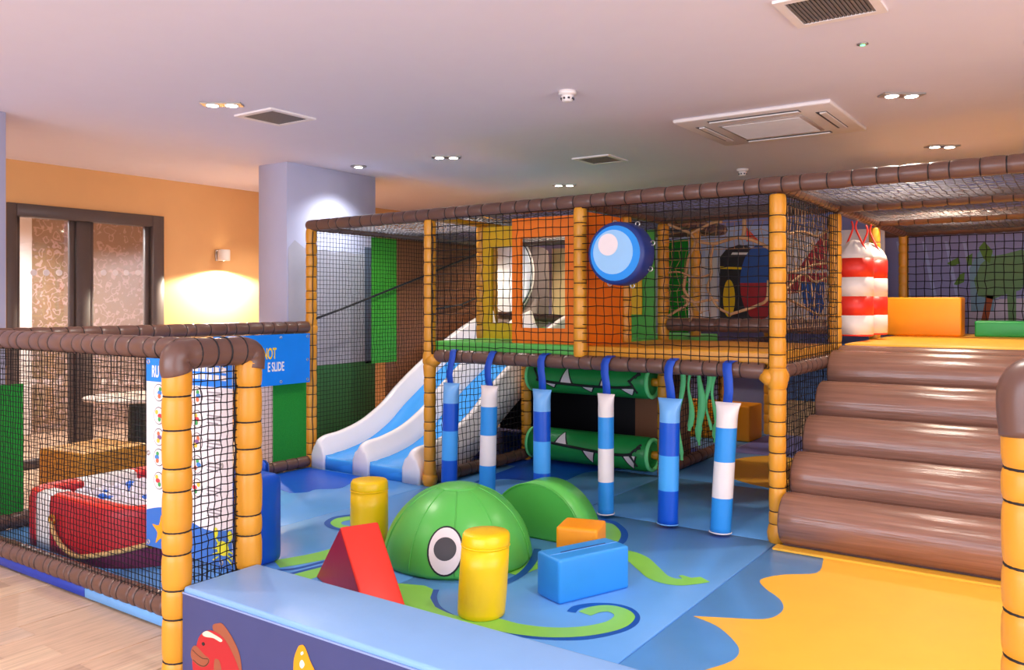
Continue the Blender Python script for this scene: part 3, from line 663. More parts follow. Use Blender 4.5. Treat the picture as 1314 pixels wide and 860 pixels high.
# ------------------------------------------------------------------ double slide
sx = [-6.375, -6.215, -5.80, -5.61, -5.165, -4.975]
prof = [(5.68, .26), (5.72, .30), (5.80, .325), (6.0, .345), (6.3, .42), (6.6, .565), (6.82, .725), (7.09, .895), (7.35, 1.04), (7.8, 1.27), (8.25, 1.45), (8.6, 1.55)]
PR = catmull([Vector((0, y, z)) for y, z in prof], 4)
def bedz(y, z): return max(.105, z - .215 - .03 * min(1, max(0, y - 6)))
slide = empty('double_slide', (-5.68, 5.68, 0), 'white double lane plastic slide with blue beds', 'slide')
def side_wall(x0, x1):
    V = []; F = []; n = 11
    for i, p in enumerate(PR):
        y, z = p.y, p.z; zb = max(0., bedz(y, z) - .14) if i > 3 else 0.
        if y < 6.4: zb = 0.
        c = (x0 + x1) / 2; h = (x1 - x0) / 2; r = .045
        tz = z if i > 0 else z - .02
        bz_ = bedz(y, z); zb = min(zb, bz_ - .02)
        ring = [(x0 - .012, zb), (x0 - .012, bz_ + .03), (x0 + .022, bz_ + .11), (c - .036, tz - .03), (c - .028, tz - .008), (c, tz), (c + .028, tz - .008), (c + .036, tz - .03), (x1 - .022, bz_ + .11), (x1 + .012, bz_ + .03), (x1 + .012, zb)]
        if i == 0: ring = [(c + (a_ - c) * .8, b2) for a_, b2 in ring]
        V += [Vector((a, y, b_)) for a, b_ in ring]
    k = len(PR)
    for i in range(k - 1):
        for q in range(n): F.append([i * n + q, i * n + (q + 1) % n, (i + 1) * n + (q + 1) % n, (i + 1) * n + q])
    F.append(list(range(n))[::-1]); F.append([(k - 1) * n + q for q in range(n)])
    obj('side_wall', V, F, SLW, slide)
def lane(x0, x1, right):
    V = []; F = []; k = len(PR); n = 6
    for i, p in enumerate(PR):
        y = p.y + .02; zb = bedz(p.y, p.z); lo = max(0., zb - .05) if p.y > 6.2 else 0.
        ring = [(x0, lo), (x0, zb + .045), (x0 + .05, zb + .008), (x1 - .05, zb + .008), (x1, zb + .045), (x1, lo)]
        if i == 0: ring = [(a, min(b_, zb - .01)) for a, b_ in ring]
        V += [Vector((a, y, b_)) for a, b_ in ring]
    for i in range(k - 1):
        for q in range(n): F.append([i * n + q, i * n + (q + 1) % n, (i + 1) * n + (q + 1) % n, (i + 1) * n + q])
    F.append(list(range(n))[::-1]); F.append([(k - 1) * n + q for q in range(n)])
    obj('slide_bed', V, F, SLB, slide)
side_wall(sx[0], sx[1]); side_wall(sx[2], sx[3]); side_wall(sx[4], sx[5])
lane(sx[1] - .005, sx[2] + .005, 0); lane(sx[3] - .005, sx[4] + .005, 1)

# ------------------------------------------------------------------ roller stairs
st = empty('roller_stairs', (-.2, 6.4, 0), 'brown padded log roller stairs climbing to the sand coloured deck', 'stairs')
rr = .178
RC = [(5.725, .178), (6.00, .415), (6.31, .64), (6.64, .865), (6.985, 1.085), (7.25, 1.135)]
for k, (y, z) in enumerate(RC):
    x0 = XC_ + .05; prof_ = [(.0, .80), (.004, .93), (.02, 1.0)] + [(.02 + .1 * i, 1 + .006 * math.sin(i * 1.7 + k)) for i in range(1, 30)] + [(3.04, 1.0), (3.056, .93), (3.06, .8)]
    V = []; F = []; n = 28; r_ = rr if k < 5 else .155
    for t_, q in prof_:
        for s in range(n):
            a = 2 * math.pi * s / n; V.append(Vector((x0 + t_, y + r_ * q * math.cos(a), z + r_ * q * math.sin(a))))
    for i in range(len(prof_) - 1):
        for s in range(n): F.append([i * n + s, (i + 1) * n + s, (i + 1) * n + (s + 1) % n, i * n + (s + 1) % n])
    F.append(list(range(n))); F.append([(len(prof_) - 1) * n + s for s in range(n)][::-1])
    obj('log_roll', V, F, LOG, st)
poly('ramp_core', [(XC_ + .08, 5.62, .02), (XC_ + .08, 7.28, .02), (XC_ + .08, 7.28, 1.15), (XC_ + .08, 7.0, 1.12), (XC_ + .08, 5.75, .2)], (1, 0, 0), 3.0, pvc('dark_brown_vinyl', (74, 50, 44)), st)
box('base_board', (XC_ + .03, XD, 5.535, 5.64, .002, .016), SAND, st)

# ------------------------------------------------------------------ things on the upper deck
def punch_bag(x, y, r, label, zt):
    t = empty('punch_bag', (x, y, 1.34), label, 'punch bag', 'striped punch bags')
    zs = [1.345, 1.36, 1.53, 1.70, 1.87, 2.04]
    cs = [RED, WHITE, RED, WHITE, RED]
    for i in range(5):
        V, F = lathe((x, y, 0), [(r * (.94 if i == 0 else 1), zs[i]), (r * 1.01, (zs[i] + zs[i + 1]) / 2), (r, zs[i + 1])], 32); obj('bag_band', V, F, cs[i], t)
    V, F = lathe((x, y, 0), [(r, 2.04), (r * .93, 2.08), (r * .7, 2.13), (r * .35, 2.19), (.02, 2.21)], 32, fn=lambda a, z: 1 + (.10 * math.sin(9 * a) if z > 2.1 else 0)); obj('bag_neck', V, F, WHITE, t)
    for a in (-.5, 2.64):
        dx, dy = math.cos(a), math.sin(a)
        tube('strap', catmull([Vector((x + r * .75 * dx, y + r * .75 * dy, 2.115)), Vector((x + .05 * dx, y + .05 * dy, 2.24)), Vector((x + .015 * dx, y + .015 * dy, 2.32)), Vector((x + .03 * dx, y + .03 * dy, zt))], 5), .009, RED, t, 6)
punch_bag(-1.755, 7.93, .16, 'red and white striped punch bag hanging next to the yellow post', 2.38)
punch_bag(-1.735, 8.42, .165, 'red and white striped punch bag hanging in front of the orange block', 2.38)
def soft_box(name, c, sx_, sy_, sz, rz, m, label, cat, group='loose soft play blocks', r=.02, z=0):
    o = empty(name, (c[0], c[1], z), label, cat, group, None, rz)
    bm = bmesh.new(); bmesh.ops.create_cube(bm, size=1)
    bmesh.ops.subdivide_edges(bm, edges=bm.edges[:], cuts=3, use_grid_fill=True)
    for v in bm.verts:
        k = 1 + .03 * (1 - (2 * v.co.x) ** 2) * (1 - (2 * v.co.z) ** 2)
        v.co = Vector((v.co.x * sx_ * (1 + .015 * (1 - (2 * v.co.y) ** 2)), v.co.y * sy_ * k, (v.co.z + .5) * sz * (1 + .0 * k)))
    ed = [e for e in bm.edges if len(e.link_faces) == 2 and e.link_faces[0].normal.dot(e.link_faces[1].normal) < .5]
    bmesh.ops.bevel(bm, geom=ed, offset=r, segments=3, affect='EDGES', profile=.6)
    V, F = bm_out(bm); obj('cover', V, F, m, o, True, None, True)
    return o
o = soft_box('soft_block', (-1.45, 9.66), .74, .32, .40, 0, ORNG, 'orange soft block beside the low green block on the upper deck', 'soft block', 'blocks on the upper deck', z=1.30)
tube('seam', [Vector((sx_ * .372, sy_ * .165, .392)) for sx_, sy_ in ((-1, -1), (1, -1), (1, 1), (-1, 1))], .004, ORNG, o, 5, True).location = -Vector(wloc(o))
o = soft_box('soft_block', (-.42, 9.75), 1.1, .35, .16, 0, DGREEN, 'low green soft block beside the orange block on the upper deck', 'soft block', 'blocks on the upper deck', z=1.30)
soft_box('soft_block', (-3.78, 9.88), .95, .46, .42, 0, ORNG, 'orange soft bench block on the lower floor behind the hanging green vines', 'soft block', None)

# ------------------------------------------------------------------ round eye disc on the front net
c = aty(789, 325, 5.50); t = empty('round_disc', (c.x, 5.5, c.z - .24), 'round padded disc printed with a blue eye tied to the front net', 'disc')
V, F = lathe((0, 0, 0), [(.20, 0), (.226, .006), (.236, .03), (.24, .16), (.23, .19), (.1, .195)], 40)
obj('foam_disc', [Vector((c.x + p.x, 5.50 + p.z, c.z + p.y)) for p in V], [f[::-1] for f in F], NAVY, t)
def dsc(name, px, py, rx, m, y): poly(name, ringpts(aty(px, py, 5.50), (1, 0, 0), (0, 0, 1), rx, rx, 36), (0, -1, 0), y, m, t)
dsc('iris_print', 789, 325, .205, BRIGHTB, .002); dsc('iris_light_print', 786.5, 323.5, .165, PBLUE, .004); dsc('glint_print', 780.5, 314, .082, PALE, .006)
for k in range(8):
    a = .3 + k * math.pi / 4
    P = ringpts((c.x +   .25 * math.cos(a), 5.64, c.z + .25 * math.sin(a)), (1, 0, 0), (0, 0, 1), .017, .017, 12); tube('eyelet', P, .005, METAL, t, 6, True)

# ------------------------------------------------------------------ hanging columns
HW = pvc('cream_vinyl', (236, 226, 222), .5, .08)
def hang(px, cols, label, wf=1.0, lean=0.):
    x = aty(px, 500, 5.69).x; y = 5.66
    t = empty('hanging_column', (x, y, .02), label, 'hanging column', 'striped hanging columns')
    zs = [.025, .275, .53, .77, .945]
    def ring(z, rx, ry): return [(x + lean * (z - .94) + rx * math.cos(2 * math.pi * q / 20), y + ry * math.sin(2 * math.pi * q / 20), z) for q in range(20)]
    for i in range(4):
        lv = []
        for k in range(7):
            z = zs[i] + (zs[i + 1] - zs[i]) * k / 6
            f = max(0, (z - .82) / .125); f = f * f
            g = max(0, (.06 - z) / .035)
            rx = (.072 + .022 * f + .004 * g) * wf; ry = .066 * (1 - .9 * min(1, f))
            lv += ring(z, rx, ry)
        V = lv; F = []
        for k in range(6):
            for q in range(20): F.append([k * 20 + q, k * 20 + (q + 1) % 20, (k + 1) * 20 + (q + 1) % 20, (k + 1) * 20 + q])
        if i == 0: F.append(list(range(20))[::-1])
        if i == 3: F.append([6 * 20 + q for q in range(20)])
        obj('column_band', V, F, cols[3 - i], t)
    V, F = merge(tubeg(ring(.03, .076 * wf, .07), .005, 5, False, True)); obj('hem', V, F, HW if cols[0] is HW else LBLUE, t)
    # webbing strap over the deck rail
    sw = .033; P = []
    for (dy, z) in ((.0, .93), (-.012, 1.02), (-.012, 1.10), (.003, 1.17), (.02, 1.215), (.06, 1.235), (.08, 1.232)):
        P.append((y + dy, z))
    V = []; F = []
    for i, (yy, z) in enumerate(P):
        dxx = .012 * math.sin(i * 1.3 + px)
        for s, d in ((-1, 0), (1, 0), (1, .004), (-1, .004)): V.append(Vector((x + dxx + s * sw, yy - d, z - (d if i > 4 else 0))))
    for i in range(len(P) - 1):
        for q in range(4): F.append([i * 4 + q, i * 4 + (q + 1) % 4, (i + 1) * 4 + (q + 1) % 4, (i + 1) * 4 + q])
    F.append([3, 2, 1, 0]); F.append([(len(P) - 1) * 4 + q for q in range(4)]); F = [f[::-1] for f in F]
    obj('strap', V, F, pvc('strap_blue', (16, 74, 186), .6), t)
A_ = [LBLUE, ROYAL, pvc('sky_blue_vinyl', (70, 166, 240)), ROYAL]; B_ = [HW, MBLUE, HW, MBLUE]
hang(582, A_, 'blue banded hanging column next to the slide post, first in the row', 1, .03)
hang(631, B_, 'white and blue hanging column between two all blue columns near the slide', 1, .03)
hang(698, A_, 'all blue banded hanging column in front of the crocodile rollers, middle of the row')
hang(780, B_, 'narrow white and blue hanging column in front of the crocodile mouth', .82)
hang(862, A_, 'all blue banded hanging column in front of the hanging green vines', 1.05, .02)
hang(936, B_, 'white and blue hanging column next to the stair post, last in the row', 1.02, .06)

# ------------------------------------------------------------------ crocodile rollers
def croc(z, label, teeth, mouth, flip):
    x0, x1, y = XB + .10, XM - .11, Y1; r = .165
    t = empty('crocodile_roller', ((x0 + x1) / 2, y, z - r), label, 'roller', 'crocodile rollers')
    V = []; F = []; n = 28
    pr = [(0, .5), (.0, .86), (.02, .97), (.06, 1)] + [(.06 + (x1 - x0 - .12) * i / 10, 1) for i in range(1, 11)] + [(x1 - x0 - .02, .97), (x1 - x0, .86), (x1 - x0, .5)]
    for tt, q in pr:
        for s in range(n): a = 2 * math.pi * s / n; V.append(Vector((x0 + tt, y + r * q * math.cos(a), z + r * q * math.sin(a))))
    for i in range(len(pr) - 1):
        for s in range(n): F.append([i * n + s, (i + 1) * n + s, (i + 1) * n + (s + 1) % n, i * n + (s + 1) % n])
    F.append(list(range(n))); F.append([(len(pr) - 1) * n + s for s in range(n)][::-1])
    obj('roller_pad', V, F, DGREEN, t)
    for xx in (x0 - .002, x1 + .002):
        P = [Vector((xx, y + r * .87 * math.cos(2 * math.pi * s / 28), z + r * .87 * math.sin(2 * math.pi * s / 28))) for s in range(28)]
        tube('end_ring', P, .02, MINT, t, 8, True)
    tube('axle', [(XB + .03, y, z), (x0 + .02, y, z)], .04, YEL, t, 10); tube('axle', [(x1 - .02, y, z), (XM - .03, y, z)], .04, YEL, t, 10)
    def on(u, a, k=1.008):                      # u: metres along, a: angle above the camera-side horizontal
        return Vector((x0 + u, y - r * k * math.cos(a), z + r * k * math.sin(a)))
    Lr = x1 - x0
    line = catmull([on(u * Lr, a) for u, a in mouth], 6)
    tube('mouth_line', line, .015, INK, t, 6)
    for (u, a, w_, h) in teeth:
        base = [(u - w_ / 2, a), (u + w_ / 2, a)]; tip = (u + (.01 if h > 0 else .03), a + h)
        for nm, m_, g, k in (('tooth_outline', INK, .02, 1.008), ('tooth', PALE, 0, 1.018)):
            rows = 6; V = []; F = []
            for i in range(rows + 1):
                f = i / rows; ww = (w_ + 2 * g) * (1 - f * .97); cx_ = u + (tip[0] - u) * f; aa = a + (tip[1] - a + (math.copysign(g * 5, h))) * f
                V += [on((cx_) * 1 - ww / 2, aa, k), on(cx_ + ww / 2, aa, k)]
            for i in range(rows): F.append([2 * i, 2 * i + 1, 2 * i + 3, 2 * i + 2] if h > 0 else [2 * i + 2, 2 * i + 3, 2 * i + 1, 2 * i])
            obj(nm, V, F, m_, t, False)
    for (u0, a0, u1, a1) in ((.07, .55, .12, -.25), (.93, -.65, .87, .1), (.96, .7, .92, .25), (.88, .05, .96, .5)):
        tube('crease_line', catmull([on(u0 * Lr, a0), on((u0 + u1) / 2 * Lr, (a0 + a1) / 2 + .1), on(u1 * Lr, a1)], 5), .012, INK, t, 6)
croc(.885, 'upper green crocodile roller with white teeth pointing both ways', [(.48, -.28, .13, .95), (.92, -.3, .10, .9), (.30, -.34, .12, -.25), (.72, -.38, .14, -.4), (1.16, -.38, .14, -.45)],
     [(.10, -.15), (.25, -.28), (.5, -.36), (.75, -.36), (.9, -.25)], 0)
croc(.19, 'lower green crocodile roller with white teeth resting near the floor', [(.42, .25, .13, .8), (.74, .05, .13, -.8), (1.18, .0, .13, -.85)],
     [(.14, .3), (.3, .2), (.55, .05), (.78, -.02), (.90, .08)], 1)
# ------------------------------------------------------------------ green vines
VL = ['longest mint green vine strip, hanging closest to the crocodile rollers', 'narrow wavy mint green vine strip hanging second from the crocodile', 'mint green vine strip with a swollen teardrop end, middle of the five', 'thin mint green vine strip hanging fourth from the crocodile', 'mint green vine strip with a curled end, fifth from the crocodile']
for k, (px, yb, wd) in enumerate(((873, 590, .028), (886, 553, .030), (899, 572, .040), (909, 552, .028), (917, 568, .034))):
    x = aty(px, 520, 7.16).x; zb = aty(px, yb, 7.16).z
    t = empty('vine_strip', (x, 7.16, zb), VL[k], 'vine', 'hanging vine strips')
    V = []; F = []; n = 26; z1 = 1.14
    for i in range(n + 1):
        z = z1 + (zb - z1) * i / n; f = i / n; ww = .62 * wd * (1 + .45 * math.sin(f * 7 + k * 2)) * (1 if f < .95 else .6); dx = .022 * math.sin(f * 8 + k * 1.9)
        if k in (2, 4) and f > .8: ww *= 1.5 * (1 - (f - .9) * 4 if f > .9 else 1)
        for s, d in ((-1, -.006), (1, -.006), (1, .006), (-1, .006)): V.append(Vector((x + dx + s * ww, 7.16 + d + .02 * math.sin(f * 5 + k), z)))
    for i in range(n):
        for q in range(4): F.append([i * 4 + q, i * 4 + (q + 1) % 4, (i + 1) * 4 + (q + 1) % 4, (i + 1) * 4 + q])
    F.append([0, 1, 2, 3]); F.append([n * 4 + q for q in (3, 2, 1, 0)])
    obj('felt_strip', V, F, MINT, t)
    box('tab', (x - .03, x + .03, 7.155, 7.30, 1.115, 1.15), MINT, t)

# ================================================================== LOOSE SOFT BLOCKS
G = 'loose soft play blocks'
def soft_cyl(c, r, h, lean, label):
    t = empty('soft_cylinder', (c[0], c[1], 0), label, 'soft cylinder', G)
    pr = [(r * .9, 0), (r * .985, .008), (r, .03), (r * 1.02, h * .3), (r * 1.02, h * .6), (r, h * .84)]
    V, F = lathe((c[0], c[1], 0), pr, 36); obj('side_cover', [v + Vector((lean[0] * v.z, lean[1] * v.z, 0)) for v in V], F, BYEL, t)
    pr = [(r * 1.0, h * .84), (r * 1.01, h * .88), (r * .99, h * .965), (r * .93, h * .995), (r * .5, h * 1.005), (.01, h * 1.005)]
    V, F = lathe((c[0], c[1], 0), pr, 36, fn=lambda a, z: 1 + .008 * math.sin(11 * a)); obj('top_cover', [v + Vector((lean[0] * v.z, lean[1] * v.z, 0)) for v in V], F, BYEL, t)
    P = [Vector((c[0] + r * 1.006 * math.cos(a), c[1] + r * 1.006 * math.sin(a), h * .845)) + Vector((lean[0] * h * .845, lean[1] * h * .845, 0)) for a in [2 * math.pi * i / 36 for i in range(36)]]
    tube('seam', P, .004, BYEL, t, 5, True)
soft_cyl((-2.645, 3.52), .126, .435, (.05, .04), 'tall yellow soft cylinder standing in front of the green dome')
soft_cyl((-4.05, 4.12), .126, .435, (.0, 0), 'tall yellow soft cylinder standing behind the red wedge')
# red wedge
ang = 1.151; c, s = math.cos(ang), math.sin(ang); Lw, ww, hh = .225, .43, .40; px0, py0 = -3.419, 3.25
t = empty('soft_wedge', (px0, py0, 0), 'red triangular soft wedge between the bench and the green dome', 'soft wedge', G)
bm = bmesh.new()
tri = [Vector((-s * ww, c * ww, 0)), Vector((s * ww, -c * ww, 0)), Vector((0, 0, hh))]
a = [bm.verts.new(v) for v in tri]; b_ = [bm.verts.new(v + Vector((c * Lw, s * Lw, 0))) for v in tri]
bm.faces.new(a); bm.faces.new(b_[::-1])
for i in range(3): bm.faces.new([a[i], b_[i], b_[(i + 1) % 3], a[(i + 1) % 3]][::-1])
bmesh.ops.recalc_face_normals(bm, faces=bm.faces[:]); bmesh.ops.bevel(bm, geom=bm.edges[:], offset=.014, segments=3, affect='EDGES', profile=.6)
V, F = bm_out(bm); nf = []
me_o = obj('cover', V, F, [RED, DRED], t, True, None, True)
for pl in me_o.data.polygons:
    if abs(pl.normal.dot(Vector((c, s, 0)))) > .9: pl.material_index = 1  # end faces in deeper red: their shade is put into the colour
# green dome (octopus head)
dc = Vector((-3.361, 4.225, 0)); DR = .478
t = empty('octopus_dome', dc, 'large green soft dome with a cartoon eye in the middle of the mat', 'soft dome', G)
pr = [(DR * .96, 0), (DR * .995, .02)] + [(DR * math.cos(a), DR * math.sin(a)) for a in [math.radians(4 + 82 * i / 16) for i in range(17)]]
V, F = lathe((dc.x, dc.y, 0), pr, 72, fn=lambda a, z: 1 + .014 * (abs(math.cos(5 * a)) ** .7 - .7) + .003 * math.sin(23 * a + z * 20)); obj('dome_cover', V, F, GREEN, t)
for k in range(10):
    a = (k + .5) * math.pi / 5; tube('seam', [dc + Vector((math.cos(a) * math.cos(e_) * DR, math.sin(a) * math.cos(e_) * DR, math.sin(e_) * DR)) * 1.0 for e_ in [math.radians(3 + 75 * i / 14) for i in range(15)]], .0035, GREEN, t, 5)
cap = [(.001, DR * .9995 + .006)] + [(DR * 1.006 * math.sin(a), DR * 1.006 * math.cos(a)) for a in [math.radians(3 + 14 * i / 5) for i in range(6)]] + [(DR * .29, DR * .945)]
V, F = lathe((dc.x, dc.y, 0), cap[::-1], 40); obj('top_cap', V, F, GREEN, t)
def hit(px, py):
    r = Vector(ray(px, py)); o0 = Vector((0, 0, HC)); oc = o0 - dc
    A = r.dot(r); B = 2 * r.dot(oc); C = oc.dot(oc) - DR * DR; return o0 + r * ((-B - math.sqrt(max(0, B * B - 4 * A * C))) / (2 * A))
def eye(px, py):
    p = hit(px, py); n = (p - dc).normalized(); ux = Vector((0, 0, 1)).cross(n).normalized(); uy = n.cross(ux)
    def patch(name, rx, ry, dy, k, m, par):
        V = [dc + (n * DR + uy * dy).normalized() * DR * k]; F = []; R_n = 4; Nn = 32
        for i in range(1, R_n + 1):
            for q in range(Nn):
                w_ = 2 * math.pi * q / Nn; f = i / R_n
                V.append(dc + (n * DR + ux * (rx * f * math.cos(w_)) + uy * (dy + ry * f * math.sin(w_))).normalized() * DR * k)
        for q in range(Nn): F.append([0, 1 + q, 1 + (q + 1) % Nn])
        for i in range(R_n - 1):
            for q in range(Nn): F.append([1 + i * Nn + q, 1 + (i + 1) * Nn + q, 1 + (i + 1) * Nn + (q + 1) % Nn, 1 + i * Nn + (q + 1) % Nn])
        return obj(name, V, F, m, par)
    e = patch('eye_outline', .112, .152, 0, 1.008, INK, t); patch('eye_white', .100, .140, 0, 1.012, PALE, e); patch('pupil', .068, .068, .01, 1.016, CHAR, e)
eye(571, 707); eye(628, 717)
# green half moon
t = empty('soft_half_moon', (-3.18, 4.98, 0), 'green half moon soft block behind the octopus dome', 'soft block', G)
R = .385; P = [Vector((-3.18 + R * math.cos(a), 4.85, max(0, R * math.sin(a) + .0))) for a in [math.pi * i / 30 for i in range(31)]]
bm = bmesh.new(); vs = [bm.verts.new(p) for p in P]; f = bm.faces.new(vs)
ex = bmesh.ops.extrude_face_region(bm, geom=[f])
for g in ex['geom']:
    if isinstance(g, bmesh.types.BMVert): g.co.y += .27
bmesh.ops.recalc_face_normals(bm, faces=bm.faces[:])
ed = [e for e in bm.edges if len(e.link_faces) == 2 and e.link_faces[0].normal.dot(e.link_faces[1].normal) < .6]
bmesh.ops.bevel(bm, geom=ed, offset=.012, segments=2, affect='EDGES')
V, F = bm_out(bm); hm = obj('cover', V, F, [GREEN, pvc('mid_green_vinyl', (76, 172, 70))], t, True)
for pl in hm.data.polygons:
    if abs(pl.normal.y) > .9: pl.material_index = 1; pl.use_smooth = False
tube('piping', [p + Vector((0, -.002, 0)) for p in P], .005, GREEN, t, 5)
soft_box('soft_block', (-2.605, 4.505), .26, .25, .27, math.radians(16), ORNG, 'small orange soft cube between the blue block and the green half moon', 'soft block')
sb_ = soft_box('soft_block', (-2.375, 4.13), .50, .215, .245, math.atan2(.46, .184), pvc('block_blue_vinyl', (48, 150, 230)), 'blue oblong soft block with a zip slit on top beside the octopus dome', 'soft block')
V, F = boxg(-.16, .16, -.004, .004, .243, .249); obj('zip_slit', V, F, NAVY, sb_, False, None, True)
V, F = boxg(-.24, .24, -.012, -.006, .242, .2475); obj('seam', V, F, LBLUE, sb_, False, None, True)

# ================================================================== FRONT BENCH
bx0, bx1, by0, by1, bz = -3.30, -1.10, 2.20, 2.60, .385
bench = empty('padded_bench', ((bx0 + bx1) / 2, 2.4, ZF), 'blue padded bench printed with a fish, closing the front of the play floor', 'bench')
box('seat_cover', (bx0, bx1, by0, by1, .06, bz), pvc('bench_blue_vinyl', (128, 172, 224), .36), bench, .014, 3)
FRB = pvc('dusk_blue_print', (58, 68, 118), .4, .05)
box('front_panel', (bx0 + .004, bx1 - .004, by0 - .006, by0 + .002, ZF, bz - .022), FRB, bench)
box('base_block', (bx0 + .01, bx1 - .01, by0 + .002, by1 - .01, ZF, .07), LBLUE, bench)
box('edge_piping', (bx0 + .005, bx1 - .005, by0 - .009, by0 - .003, bz - .027, bz - .021), pvc('pale_piping', (140, 160, 206)), bench)
# lacing flap to the gate post
poly('side_flap', [(bx0 - .002, 2.205, ZF), (bx0 - .002, 2.205, bz - .02), (bx0 - .03, 2.215, bz - .07), (bx0 - .05, 2.22, .25), (bx0 - .05, 2.22, ZF)], (0, 1, 0), .008, LBLUE, bench)
P = ringpts((bx0 - .03, 2.212, .11), (1, 0, 0), (0, 0, 1), .011, .011, 12); tube('eyelet', P, .004, METAL, bench, 6, True)
yf = by0 - .007
def bp(name, pts, m, k=0, sm=5):
    Q = [aty(x, y, yf - .0006 * k) for x, y in pts]
    if sm: Q = catmull(Q, sm, True)
    poly(name, Q, (0, -1, 0), .0012, m, bench)
FISH = pvc('fish_red_print', (186, 30, 40), .45, 0); FIN = pvc('fish_fin_print', (156, 84, 56), .45, 0)
bp('fin_print', [(273, 806), (280, 800), (287, 802), (299, 820), (308, 842), (310, 870), (300, 880), (288, 840)], FIN, 0)
bp('fish_print', [(247, 852), (252, 830), (256, 817), (264, 810), (274, 810), (288, 820), (300, 842), (308, 866), (306, 900), (280, 915), (256, 890)], FISH, 1)
bp('gill_print', [(275, 850), (279, 846), (283, 852), (286, 880), (276, 885)], FIN, 2)
bp('lip_print', [(247, 831), (252, 829), (262, 840), (269, 846), (266, 854), (258, 856), (248, 848), (245, 840)], FIN, 2)
tube('lip_line', catmull([aty(x, y, yf - .002) for x, y in ((247, 834), (253, 840), (260, 845), (267, 846), (267, 851), (262, 855), (255, 853), (248, 847))], 4), .0022, mat('fish_line', (88, 44, 20), .6), bench, 5)
bp('highlight_print', [(260, 813), (266, 810), (276, 815), (285, 821), (283, 824), (274, 819), (263, 817)], mat('cream_print', (240, 216, 186), .5), 3)
bp('fish_eye_print', [(259, 826), (261, 824), (263, 827), (261, 829)], INK, 3, 4)
STARM = pvc('star_yellow_print', (232, 156, 10), .45, 0)
bp('starfish_print', [(382, 832), (386, 828), (391, 830), (398, 848), (405, 870), (380, 880), (377, 850)], STARM, 1)
bp('starfish_spot_print', [(386, 838), (388.5, 836), (389.5, 839), (387, 841)], PALE, 2, 4); bp('starfish_spot_print', [(385, 850), (388, 847), (391, 853), (388, 858), (385, 855)], PALE, 2, 4)

# ================================================================== BALL PIT FENCE
YF = 2.60; XP = -3.37; RF = .058
ff = empty('ball_pit_fence', (-4.9, 4.0, ZF), 'low netted fence of brown padded rails and yellow posts around the ball pit', 'fence')
def fpad(nm, a, b_, r, m, sp=.14, ties=True): return pad(nm, a, b_, r, m, ff, sp, ties, 18)
fpad('rail', (XA, YF, 1.40), (XP - .05, YF, 1.40), RF + .002, BRN, .125)
fpad('rail', (XA, YF, .03), (XP - .05, YF, .03), RF + .002, BRN, .085)
fpad('post', (XP, 2.215, ZF), (XP, 2.215, 1.36), .063, YEL, .15); fpad('post', (XP, YF, ZF), (XP, YF, 1.36), .063, YEL, .15)
fpad('post', (XA, YF, ZF), (XA, YF, 1.36), .058, YEL)
V = []
P = catmull([Vector((XP, 2.215, 1.325)), Vector((XP, 2.205, 1.375)), Vector((XP, 2.225, 1.405)), Vector((XP, 2.28, 1.41))], 4)
P2 = [Vector((XP, 2.30 + .05 * i, 1.41)) for i in range(5)] + catmull([Vector((XP, 2.55, 1.41)), Vector((XP, 2.60, 1.402)), Vector((XP, 2.615, 1.37)), Vector((XP, 2.61, 1.325))], 4)
PP = P + P2
V, F = tubeg(PP, [.068 + .002 * math.sin(i * 1.1) for i in range(len(PP))], 18); cr = obj('top_cap', V, F, BRN, ff)
for yy in (2.30, 2.385, 2.46, 2.545):
    tt = link('cable_tie', tie_mesh(.069), cr); tt.location = Vector((XP, yy, 1.41)) - wloc(cr); tt.rotation_mode = 'QUATERNION'; tt.rotation_quaternion = Vector((0, 1, 0)).to_track_quat('Z', 'Y')
fpad('rail', (XA, YF, 1.40), (XA, Y0 - .06, 1.40), RF, BRN, .14); fpad('rail', (XA, YF, .06), (XA, Y0 - .06, .06), RF, BRN, .15)
net('net_panel', (XA + .05, YF - .03, .06), (XP - XA - .1, 0, 0), (0, 0, 1.32), .034, .0025, NETM, ff, .08)
net('net_panel', (XA, YF + .05, .08), (0, Y0 - YF - .12, 0), (0, 0, 1.30), .042, .0022, NETM, ff, .08)
net('net_panel', (XP + .0, 2.27, .0), (0, .28, 0), (0, 0, 1.35), .0355, .0031, NETM, ff, .12)
tube('lacing_cord', catmull([Vector((XP - .015 + .006 * math.sin(k * 2), YF - .066 + .004 * math.cos(k * 1.3), .1 + k * .06)) for k in range(21)], 3), .005, BLACK, ff, 5)
xg = XA + .012
poly('turf_panel', [(xg, atx(350, 500, xg).y, .1), (xg, 5.66, .1), (xg, 5.66, .86), (xg, atx(350, 500, xg).y, .86)], nx, .006, TURF, ff)
poly('turf_panel', [(xg, 2.70, .1), (xg, atx(29, 560, xg).y, .1), (xg, atx(29, 560, xg).y, 1.05), (xg, 2.70, 1.05)], nx, .006, TURF, ff)
xs = atz(104, 770, -.05).x
box('skirt_pad', (XA, -4.80, YF - .045, YF - .01, ZF + .012, -.01), pvc('deep_blue_vinyl', (30, 58, 160)), ff, .004, 1); box('skirt_pad', (-4.795, XP, YF - .045, YF - .01, ZF + .012, -.01), LBLUE, ff, .004, 1)

